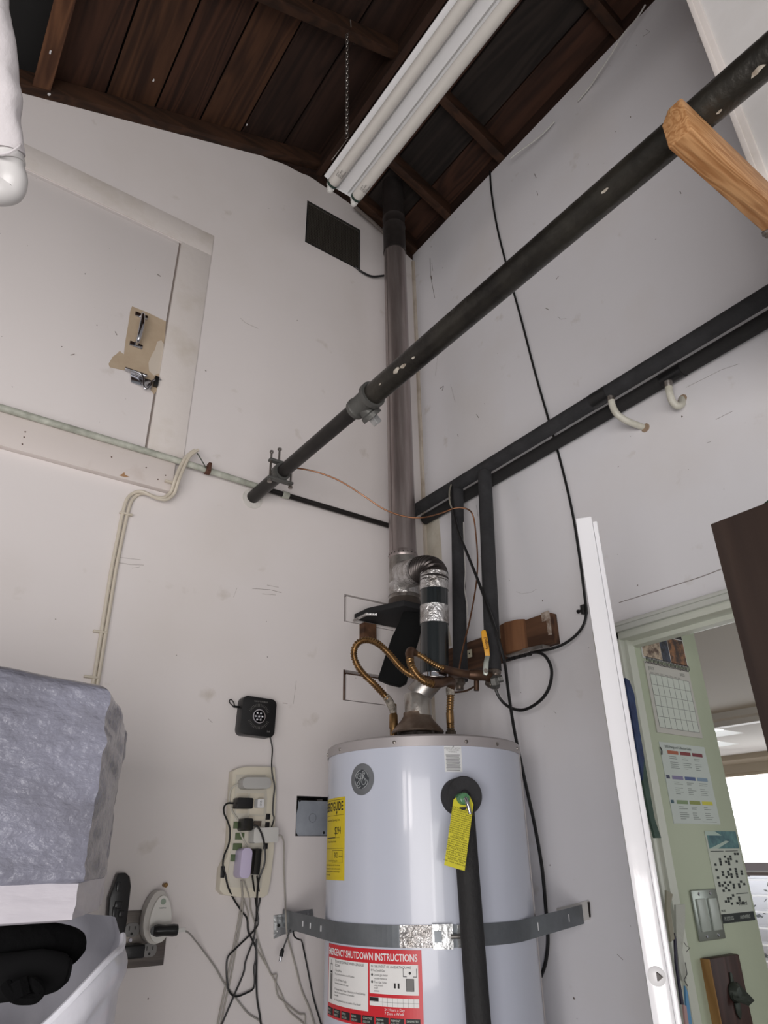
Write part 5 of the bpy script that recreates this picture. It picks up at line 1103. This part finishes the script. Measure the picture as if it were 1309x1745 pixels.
# ---------------------------------------------------------------- open white door leaf
Fp = V((-.651, -1.208, 0)); ld = V((.816, .578, 0)).normalized(); nd = V((.578, -.816, 0)).normalized(); LEN = .735; TH = .028
lf = thing('open_door', Fp+ld*.37, 'glossy white door standing open, seen edge on beside the doorway', 'door')
Z0, Z1 = .03, 2.083
build('leaf', MB().prism([Fp+V((0, 0, Z0)), Fp+ld*LEN+V((0, 0, Z0)), Fp+ld*LEN+nd*TH+V((0, 0, Z0)), Fp+nd*TH+V((0, 0, Z0))], (0, 0, Z1-Z0)), M_DOOR, lf, bevel=.0025)
build('weather_strip', MB().prism([Fp+nd*(TH+.0)+ld*.006+V((0, 0, Z0)), Fp+nd*(TH+.008)+ld*.006+V((0, 0, Z0)), Fp+nd*(TH+.008)+ld*.03+V((0, 0, Z0)), Fp+nd*TH+ld*.03+V((0, 0, Z0))], (0, 0, Z1-Z0-.008)), M_DOOR, lf, bevel=.002)
build('panel_face', MB().prism([Fp+nd*(TH)+ld*.06+V((0, 0, .1)), Fp+nd*(TH+.003)+ld*.06+V((0, 0, .1)), Fp+nd*(TH+.003)+ld*(LEN-.05)+V((0, 0, .1)), Fp+nd*TH+ld*(LEN-.05)+V((0, 0, .1))], (0, 0, 1.9)), M_DOORG, lf, bevel=.001)
lk = PD(1123, 1663, 1.155); c_ = Fp+nd*(TH*.5); c_.z = lk.z
lt_ = build('latch_plate', MB().lathe(c_+ld*.001, -ld, [(0, .0115), (.002, .0115), (.003, .010)], 24), M_WHITE, lf, smooth=True)
build('latch_bolt', MB().prism([c_-ld*.002+V((0, 0, -.005)), c_-ld*.002+V((0, 0, .005)), c_-ld*.006+nd*.006+V((0, 0, 0))], nd*.002), M_GALV, lt_)

# things hanging in the gap behind the door
sca = [(1066, 1155), (1073, 1160), (1081, 1182), (1088, 1230), (1098, 1290), (1108, 1350), (1116, 1395), (1127, 1428), (1117, 1428), (1108, 1395), (1096, 1330), (1086, 1275), (1077, 1220), (1070, 1180)]
e = thing('hanging_pennant', PY(1120, 1428, -.872), 'narrow blue and green cloth hanging in the gap beside the door', 'cloth')
mbl = mat('blue green cloth', srgb(52, 74, 116), .7, var=srgb(30, 42, 84), vscale=22, bump=.3)
build('blue_part', MB().prism([PY(x, y, -.872) for x, y in sca[:5]+sca[10:]], (0, .006, 0)), mbl, e)
build('green_part', MB().prism([PY(x, y, -.872) for x, y in sca[4:11]], (0, .006, 0)), mat('green cloth', srgb(72, 96, 86), .7, var=srgb(50, 70, 64), vscale=22), e)
e = thing('hanging_strap', PY(1160, 1735, -.865), 'crumpled white strap with wire hanging on the jamb behind door', 'strap')
build('fabric', MB().prism([PY(x, y, -.865) for x, y in [(1152, 1542), (1168, 1541), (1168, 1570), (1163, 1620), (1168, 1650), (1171, 1668), (1164, 1672), (1158, 1650), (1153, 1600)]], (0, .005, 0)), mat('dull white fabric', srgb(186, 188, 180), .7, bump=.5, bscale=40), e)
build('fabric_top', MB().prism([PY(x, y, -.868) for x, y in [(1136, 1517), (1147, 1524), (1143, 1542), (1144, 1560), (1150, 1600), (1144, 1605), (1136, 1550)]], (0, .005, 0)), mat('tan fabric', srgb(150, 146, 130), .7), e)
build('wire', MB().tube([PY(1166, 1606, -.87), PY(1170, 1612, -.87), PY(1176, 1615, -.87), PY(1170, 1622, -.87)], .0008, 5).tube([PY(1168, 1640, -.87), PY(1171, 1660, -.87), PY(1166, 1670, -.87), PY(1172, 1680, -.87)], .0012, 5), M_INKG, e)
e = thing('hanging_bags', PY(1168, 1745, -.868), 'pink, blue and dark packets hanging low in the door gap', 'packet')
for nm_, l, m in [('dark_packet', [(1150, 1590), (1153, 1600), (1156, 1650), (1166, 1712), (1162, 1712), (1152, 1640)], mat('navy packet', srgb(38, 34, 60), .5)), ('blue_packet', [(1168, 1680), (1172, 1690), (1182, 1760), (1176, 1760), (1170, 1715)], mat('blue packet', srgb(92, 150, 196), .5)), ('pink_packet', [(1165, 1712), (1171, 1715), (1177, 1760), (1170, 1760)], mat('pink packet', srgb(186, 150, 150), .5))]:
    build(nm_, MB().prism([PY(x, y, -.866) for x, y in l], (0, .004, 0)), m, e)

# ---------------------------------------------------------------- room seen through the doorway
GY = -.80
mgreen = mat('pale green wall', srgb(188, 196, 174), .6, var=srgb(181, 190, 167), vscale=2)
gwl = build('wall_back', MB().box(.0555, .378, GY, GY+.10, .12, 2.60), mgreen, kind='structure', bevel=.002)
mceil = mat('interior ceiling', srgb(214, 210, 202), .7)
build('ceiling_interior', MB().box(.10, 3.45, -3.5, 4.0, 2.45, 2.50), mceil, kind='structure')
build('trim_3', MB().prism([(3.40, -3.5, 2.45), (3.42, -3.5, 2.41), (3.46, -3.5, 2.40), (3.48, -3.5, 2.365), (3.56, -3.5, 2.365), (3.56, -3.5, 2.45)], (0, 7.5, 0)), mat('crown paint', srgb(236, 234, 230), .5), kind='structure')
fcm = mat('far ceiling', srgb(190, 186, 180), .8); cf = MB()
for x0_, x1_, y0_, y1_ in [(3.5, 4.02, -3.5, 5), (4.02, 4.5, -3.5, 1.27), (4.02, 4.5, 2.0, 5), (4.5, 4.72, -3.5, 5), (4.72, 5.12, -3.5, 1.66), (4.72, 5.12, 2.3, 5), (5.12, 6.0, -3.5, 5)]: cf.box(x0_, x1_, y0_, y1_, 2.45, 2.50)
build('ceiling_far', cf, fcm, kind='structure')
skm = mat('skylight glow', srgb(235, 242, 250), .5, emit=3.0)
for i, (x0, x1, y0, y1) in enumerate([(4.02, 4.5, 1.27, 2.0), (4.72, 5.12, 1.66, 2.3)]):
    w_ = build('window_%d' % (i+2), MB().box(x0-.02, x1+.02, y0-.02, y1+.02, 2.50, 2.51), skm, kind='structure')
    build('frame', MB().box(x0-.01, x0+.012, y0, y1, 2.44, 2.50), M_BLACKM, w_)
XF = 5.9
w0 = PX(1233, 1325, XF); wt = w0.z; s0_ = PX(1265, 1470, XF).z; s1_ = PX(1280, 1492, XF).z
mfar = mat('beige far wall', srgb(196, 184, 164), .7)
wlf = build('wall_far', MB().slab([[(-3.5, .12), (5, .12), (5, 2.5), (-3.5, 2.5)], [(-.5, .3), (4.2, .3), (4.2, s1_), (-.5, s1_)], [(-.5, s0_), (4.2, s0_), (4.2, wt), (-.5, wt)]], lambda u, v, w: V((XF+w, u, v)), 0, .1), mfar, kind='structure')
build('crown_moulding', MB().prism([(XF-.08, -3.5, 2.45), (XF-.07, -3.5, 2.40), (XF-.03, -3.5, 2.36), (XF-.02, -3.5, wt+.03), (XF, -3.5, wt+.03), (XF, -3.5, 2.45)], (0, 8, 0)), mfar, wlf)
wn = build('window_1', MB().box(XF+.05, XF+.06, -.5, 4.2, s0_, wt), mat('bright blind', srgb(250, 250, 255), .5, emit=2.6), kind='structure')
build('sill_rail', MB().box(XF-.03, XF+.02, -.5, 4.2, s1_-.0, s0_), mat('mauve rail', srgb(176, 168, 172), .5), wn, bevel=.004)
build('rail_edge', MB().box(XF-.05, XF-.03, -.5, 4.2, s1_+.03, s1_+.045), M_WHITE, wn)
# garden beyond the lower pane
gl = build('window_4', MB().box(XF+.05, XF+.055, -.5, 4.2, .3, s1_), mat('clear glass', srgb(250, 252, 255), .02, trans=1.0, spec=.3), kind='structure')
gd_ = MB()
bs = thing('garden_rack', (8.0, 2.9, .0), 'white wire rack of potted plants outside the far window', 'rack')
for i in range(10): build('shelf', MB().box(7.6, 7.9, 1.2, 4.6, .2+i*.17, .215+i*.17), M_WHITE, bs)
random.seed(11); gm_ = mat('garden foliage', srgb(120, 126, 118), .8, var=srgb(70, 66, 82), vscale=12)
fo = MB()
for i in range(900):
    c = V((random.uniform(8.0, 8.35), random.uniform(1.2, 4.6), random.uniform(0, 1.75))); d = V((random.uniform(-1, 1), random.uniform(-1, 1), random.uniform(-1, 1))).normalized(); e_ = d.orthogonal().normalized(); s_ = random.uniform(.015, .06)
    fo.quad(c+d*s_, c+e_*s_*.5, c-d*s_, c-e_*s_*.5)
o = build('foliage', fo, gm_, None, kind='stuff'); tag(o, 'blurry leafy shrubs in daylight beyond the far window', 'foliage')
build('outdoor_backdrop_wall', MB().box(8.6, 8.7, -1, 6, 0, 2.2), mat('sunlit fence', srgb(235, 235, 240), .7), kind='structure')
# daylight falling through the far window into the room
area('far_window_daylight', (XF-.15, 1.6, 1.6), (1.5, -.6, .6), 2.6, .8, 22, (.95, .98, 1.0))
area('interior_wall_fill', (2.4, -3.3, 1.7), (.6, -.4, 1.9), 1.2, 1.2, 16, (.97, 1.0, .99))  # unseen fill light added to brighten the green wall and ceiling beam
area('garden_daylight', (7.2, 2.6, 3.6), (8.2, 2.9, .8), 2.0, 1.5, 160, (1, 1, 1))
build('floor_interior', MB().box(.12, 8.7, -3.5, 5, .05, .12), mat('interior floor', srgb(150, 130, 105), .5), kind='structure')

# papers on the green wall
def GP(px, py, off=.0): return PY(px, py, GY-off)
def gquad(mb, pts, off, d=.0004): mb.prism([GP(x, y, off) for x, y in pts], (0, -d, 0))
def sheet_map(tl, tr, bl, off):
    a, b, c = GP(*tl, off), GP(*tr, off), GP(*bl, off); return lambda u, v: a+(b-a)*u+(c-a)*v
cal = thing('wall_calendar', GP(1158, 1255), 'spiral wall calendar with photo collage and date grid on green wall', 'calendar')
x0, x1 = .092, .300; z_sp = GP(1104, 1122).z
mpp = mat('calendar paper', srgb(196, 194, 188), .6)
zb_ = 1.829; zt_ = 2.018
build('date_page', MB().box(x0, x1, GY-.003, GY-.0005, zb_, zt_), mpp, cal)
pg = build('photo_page', MB().box(x0-.002, x1, GY-.004, GY-.0005, zt_+.008, zt_+.165), M_WHITE, cal)
ph = [(.0, .085, .012, .075, (92, 70, 60), (188, 170, 150)), (.087, .125, .012, .085, (60, 66, 84), (30, 28, 32)), (.128, .205, .010, .085, (150, 104, 70), (60, 44, 40)), (.0, .07, .078, .15, (58, 46, 42), (20, 18, 20)), (.072, .125, .088, .15, (44, 34, 34), (150, 130, 120)), (.128, .205, .088, .15, (70, 56, 56), (20, 18, 20))]
for i, (a, b, c, d, k1, k2) in enumerate(ph):
    build('photo', MB().box(x0+a, x0+b, GY-.0046, GY-.004, zt_+c, zt_+d), mat('photo %d' % i, srgb(*k1), .4, var=srgb(*k2), vscale=45, vramp=(.42, .58)), pg)
sgd = MB(); gw_ = .182; gx = x0+.014
zg1 = zt_-.034; zg0 = zb_+.014
grid = MB().box(gx, gx+gw_, GY-.0034, GY-.003, zg0, zg1); build('grid_field', grid, mat('grid field', srgb(206, 212, 204), .6), cal)
for i in range(8): u = gx+gw_*i/7; sgd.box(u-.0005, u+.0005, GY-.0038, GY-.0034, zg0, zg1)
for i in range(6): z_ = zg0+(zg1-zg0)*i/5; sgd.box(gx, gx+gw_, GY-.0038, GY-.0034, z_-.0005, z_+.0005)
text_mb(sgd, 'JULY', .013, lambda u, v: V((x0+.012+u, GY-.0034, zt_-.022+v))); text_mb(sgd, '2025', .012, lambda u, v: V((x1-.05+u, GY-.0034, zt_-.022+v)))
text_mb(sgd, 'SUN    MON    TUE    WED    THU    FRI    SAT', .0055, lambda u, v: V((gx+.004+u*1.25, GY-.0034, zg1+.002+v)))
build('grid_lines', sgd, mat('calendar ink', srgb(120, 124, 120), .7), cal)
spm = MB()
for i in range(34): u = x0+.004+(x1-x0-.008)*i/33; spm.tube([V((u, GY-.002, zt_-.006)), V((u, GY-.008, zt_-.002)), V((u, GY-.008, zt_+.010)), V((u, GY-.002, zt_+.014))], .0009, 4)
build('spiral_binding', spm, mat('spiral wire', srgb(70, 70, 72), .4, .6), cal, kind='stuff')

ck = thing('recycling_chart', GP(1175, 1400), 'white printed schedule sheet with coloured heading bars below the calendar', 'paper')
sx0, sx1, sz0, sz1 = .093, .300, 1.612, 1.806
pgc = build('sheet', MB().box(sx0, sx1, GY-.0012, GY-.0004, sz0, sz1), mat('cool paper', srgb(198, 206, 202), .6), ck)
def sm(u, v): return V((sx0+(sx1-sx0)*u, GY-.0015, sz1-(sz1-sz0)*v))
def brick_(u0, v0, u1, v1, col, nm_):
    build('heading_bar', MB().prism([sm(u0, v0), sm(u1, v0), sm(u1, v1), sm(u0, v1)], (0, -.0003, 0)), mat(nm_, srgb(*col), .6), pgc)
rows = [(.10, [(170, 90, 60), (130, 50, 52), (120, 44, 56)]), (.42, [(130, 124, 160), (76, 92, 140), (128, 150, 172)]), (.72, [(128, 148, 110), (140, 148, 80), (206, 200, 70)])]
ci = 0
for v0, cs_ in rows:
    for j, c in enumerate(cs_): brick_(.14+j*.27, v0, .37+j*.27, v0+.045, c, 'bar %d' % ci); ci += 1
brick_(.02, .42, .09, .46, (60, 62, 90), 'bar 20'); brick_(.02, .72, .08, .76, (60, 90, 104), 'bar 21')
k = MB(); text_mb(k, '2025 Energy and Collection Guide', .0085, lambda u, v: V((sx0+.022+u, GY-.0016, sz1-.013+v)), bold=.0002)
random.seed(5)
for v0, cs_ in rows:
    for j in range(3):
        for i in range(7):
            if i == 2: continue
            w_ = random.uniform(.08, .19); u0 = .16+j*.27; vv_ = v0+.075+i*.024; k.prism([sm(u0, vv_), sm(u0+w_, vv_), sm(u0+w_, vv_+.006), sm(u0, vv_+.006)], (0, -.0002, 0))
k.prism([sm(.62, .97), sm(.92, .97), sm(.92, .975), sm(.62, .975)], (0, -.0002, 0))
build('print', k, mat('faint ink', srgb(120, 128, 124), .7), pgc)
tag(build('hair_clip', MB().tube([GP(1125, 1273, .003), GP(1128, 1279, .004), GP(1128, 1286, .003)], .0015, 6, smooth=3), M_BLACK, smooth=True), 'tiny black curved clip at left edge of the schedule sheet', 'clip')

nw = thing('newspaper_clipping', GP(1245, 1572), 'tall newspaper cutting with teal picture and crosswords beside the switch', 'paper')
nx0, nx1, nz0, nz1 = .218, .366, 1.392, 1.596
ns_ = build('sheet', MB().box(nx0, nx1, GY-.0012, GY-.0004, nz0, nz1), mat('newsprint', srgb(196, 202, 192), .7), nw)
def nmp(u, v, o=.0015): return V((nx0+(nx1-nx0)*u, GY-o, nz1-(nz1-nz0)*v))
def nrect(mb, u0, v0, u1, v1, o=.0015): mb.prism([nmp(u0, v0, o), nmp(u1, v0, o), nmp(u1, v1, o), nmp(u0, v1, o)], (0, -.0003, 0))
p_ = MB(); nrect(p_, .05, .0, .99, .2); build('picture', p_, mat('teal picture', srgb(98, 144, 144), .6, var=srgb(62, 96, 108), vscale=30), ns_)
p_ = MB(); p_.prism([nmp(.05, .2, .0019), nmp(.3, .2, .0019), nmp(.7, .12, .0019), nmp(.6, .11, .0019)], (0, -.0002, 0)); p_.prism([nmp(0, 0, .0019), nmp(.3, 0, .0019), nmp(.5, .05, .0019), nmp(0, .05, .0019)], (0, -.0002, 0)); build('picture_light', p_, mat('picture pale', srgb(178, 196, 186), .6), ns_)
k = MB(); nrect(k, .06, .225, .46, .232); nrect(k, .52, .225, .92, .232); nrect(k, .58, .70, .96, .708); nrect(k, .0, .905, 1.0, 1.0)
pat = {1: [(8, 0), (9.2, 0)], 2: [(4, 0), (5.5, 0)], 3: [(2.6, 0), (4.6, 0), (5.4, 0)], 4: [(2.6, 0), (4.3, 0)], 5: [(2.6, 0), (4.0, 0), (1, 0)], 6: []}
for i, row in enumerate(['........##', '....#.#...', '..#..##...', '..#.##..#.', '#.#..#....', '', '#....#.#..', '..#.#..#.#', '..#.##.#.#', '#..#.#.#..', '', '#.#.#...#.', '##.#.#.#.#', '..#..#.#..', '.#.#......', '', '....#.....', '..##..#...', '.##...#...', '...#.#.#..', '']):
    for j, ch_c in enumerate(row):
        if ch_c == '#': nrect(k, .1+j*.085, .25+i*.0285, .165+j*.085, .276+i*.0285)
text_mb(k, 'Xword', .013, lambda u, v: V((nx0+.6*(nx1-nx0)+u, GY-.0016, nz0+.035+v)), bold=.0003)
text_mb(k, 'MORE', .007, lambda u, v: V((nx0+.004+u, GY-.0016, nz0+.024+v)))
build('print', k, mat('news ink', srgb(38, 44, 44), .7), ns_)
k = MB(); text_mb(k, 'PUZZLES', .0105, lambda u, v: V((nx0+.01+u, GY-.0019, nz0+.006+v)), bold=.0003); text_mb(k, 'ANSWERS', .0105, lambda u, v: V((nx0+.08+u, GY-.0019, nz0+.006+v)), bold=.0003)
build('band_print', k, mat('band ink', srgb(150, 156, 150), .7), ns_)

sw = thing('light_switch', V((.158, GY, 1.363)), 'steel two gang plate with white rocker switches on green wall', 'light switch')
pls = build('cover_plate', MB().box(.104, .213, GY-.006, GY-.0004, 1.362, 1.467), mat('dark steel', srgb(148, 154, 148), .35, .55), sw, bevel=.0035)
for x in (.134, .182): build('rocker', MB().box(x-.0175, x+.0175, GY-.010, GY-.005, 1.381, 1.448), mat('rocker grey', srgb(176, 184, 178), .35), sw, bevel=.0015)
for x in (.134, .182):
    for z_ in (1.371, 1.458): build('screw', MB().lathe((x, GY-.006, z_), (0, -1, 0), [(0, .0042), (.0015, .003)], 10), M_CHROME, sw, smooth=True)

bo_ = thing('bottle_opener_board', V((.163, GY, 1.0)), 'dark stained wooden board with iron bottle opener on green wall', 'bottle opener')
mbd = wood('dark walnut board', srgb(76, 50, 46), srgb(52, 34, 32), 'Z', rough=.5)
build('board', MB().box(.103, .226, GY-.022, GY-.0004, 1.06, 1.331), mbd, bo_, bevel=.003)
build('board_edge', MB().box(.0985, .1032, GY-.0215, GY-.0004, 1.06, 1.330), wood('pale edge wood', srgb(170, 132, 84), srgb(140, 104, 62), 'Z'), bo_)
mio = mat('cast iron', srgb(58, 64, 58), .5, .5, bump=.3)
bx, bzz = .172, 1.262
op_ = build('opener', MB().lathe((bx-.002, GY-.022, bzz), (0, -1, 0), [(0, .020), (.004, .020), (.010, .016), (.016, .010)], 20).prism([(bx-.018, GY-.024, bzz+.012), (bx+.014, GY-.024, bzz+.018), (bx+.030, GY-.048, bzz-.016), (bx-.004, GY-.052, bzz-.022), (bx-.022, GY-.03, bzz-.012)], (0, -.004, 0)), mio, bo_, bevel=.002)
build('hinge_tab', MB().prism([(bx-.008, GY-.022, bzz+.016), (bx+.006, GY-.022, bzz+.016), (bx+.004, GY-.022, bzz+.036), (bx-.004, GY-.022, bzz+.038)], (0, -.004, 0)), mio, bo_, bevel=.001)
build('mount_tab', MB().prism([(bx-.010, GY-.022, bzz-.020), (bx+.012, GY-.022, bzz-.020), (bx+.010, GY-.022, bzz-.042), (bx+.001, GY-.022, bzz-.052), (bx-.008, GY-.022, bzz-.040)], (0, -.004, 0)), mio, bo_, bevel=.001)
build('oval_emblem', MB().slab([[(.168+.030*math.cos(2*PI*i/32), 1.155+.044*math.sin(2*PI*i/32)) for i in range(32)], [(.168+.023*math.cos(2*PI*i/32), 1.155+.036*math.sin(2*PI*i/32)) for i in range(32)]], lambda u, v, w: V((u, GY-.022-w, v)), 0, .003), mat('pale gold ring', srgb(196, 176, 108), .4, .3), bo_)
build('emblem_center', MB().box(.158, .178, GY-.024, GY-.022, 1.13, 1.175), mat('dull gold', srgb(120, 106, 60), .5), bo_)

# ---------------------------------------------------------------- dark wooden cabinet, right foreground
cbx = -.90; k0 = PX(1210, 893, cbx); 
cb = thing('dark_cabinet', V((cbx+.15, k0.y-.3, 0)), 'tall dark brown wooden cabinet corner at the right edge', 'cabinet')
mdk = wood('dark espresso wood', srgb(58, 46, 40), srgb(44, 34, 30), 'Z', rough=.45, spec=.3)
yA, yB = k0.y, k0.y-.62
build('side_panel', MB().box(cbx, cbx+.018, yB, yA, 0, k0.z), mdk, cb, bevel=.0015)
build('top_panel', MB().box(cbx+.018, cbx+.34, yB, yA, k0.z-.018, k0.z), mdk, cb, bevel=.0015)
build('side_panel', MB().box(cbx+.322, cbx+.34, yB, yA, 0, k0.z-.018), mdk, cb, bevel=.0015)
build('back_panel', MB().box(cbx+.018, cbx+.322, yA-.012, yA-.002, 0.02, k0.z-.018), mdk, cb)
for z_ in (.1, .55, 1.0, 1.42): build('shelf', MB().box(cbx+.018, cbx+.322, yB, yA-.012, z_, z_+.018), mdk, cb)
e = thing('green_cushion', V((cbx+.1, yA-.2, k0.z)), 'dark green padded thing lying on top of the dark brown cabinet', 'cushion')
g = [PX(1284, 863, cbx), PX(1309, 844, cbx)]; gy0, gz1 = g[0].y, g[1].z
pf = [(gy0, k0.z+.001), (g[1].y, gz1), (g[1].y-.05, gz1+.02), (g[1].y-.14, gz1+.03), (g[1].y-.26, gz1+.025), (g[1].y-.32, k0.z+.001)]
build('padded_body', MB().prism([(cbx+.002, y, z) for y, z in pf], (.24, 0, 0)), mat('dark green fabric', srgb(24, 66, 46), .6), e, bevel=.006)

for o in bpy.data.objects:
    if '_o' in o: del o['_o']
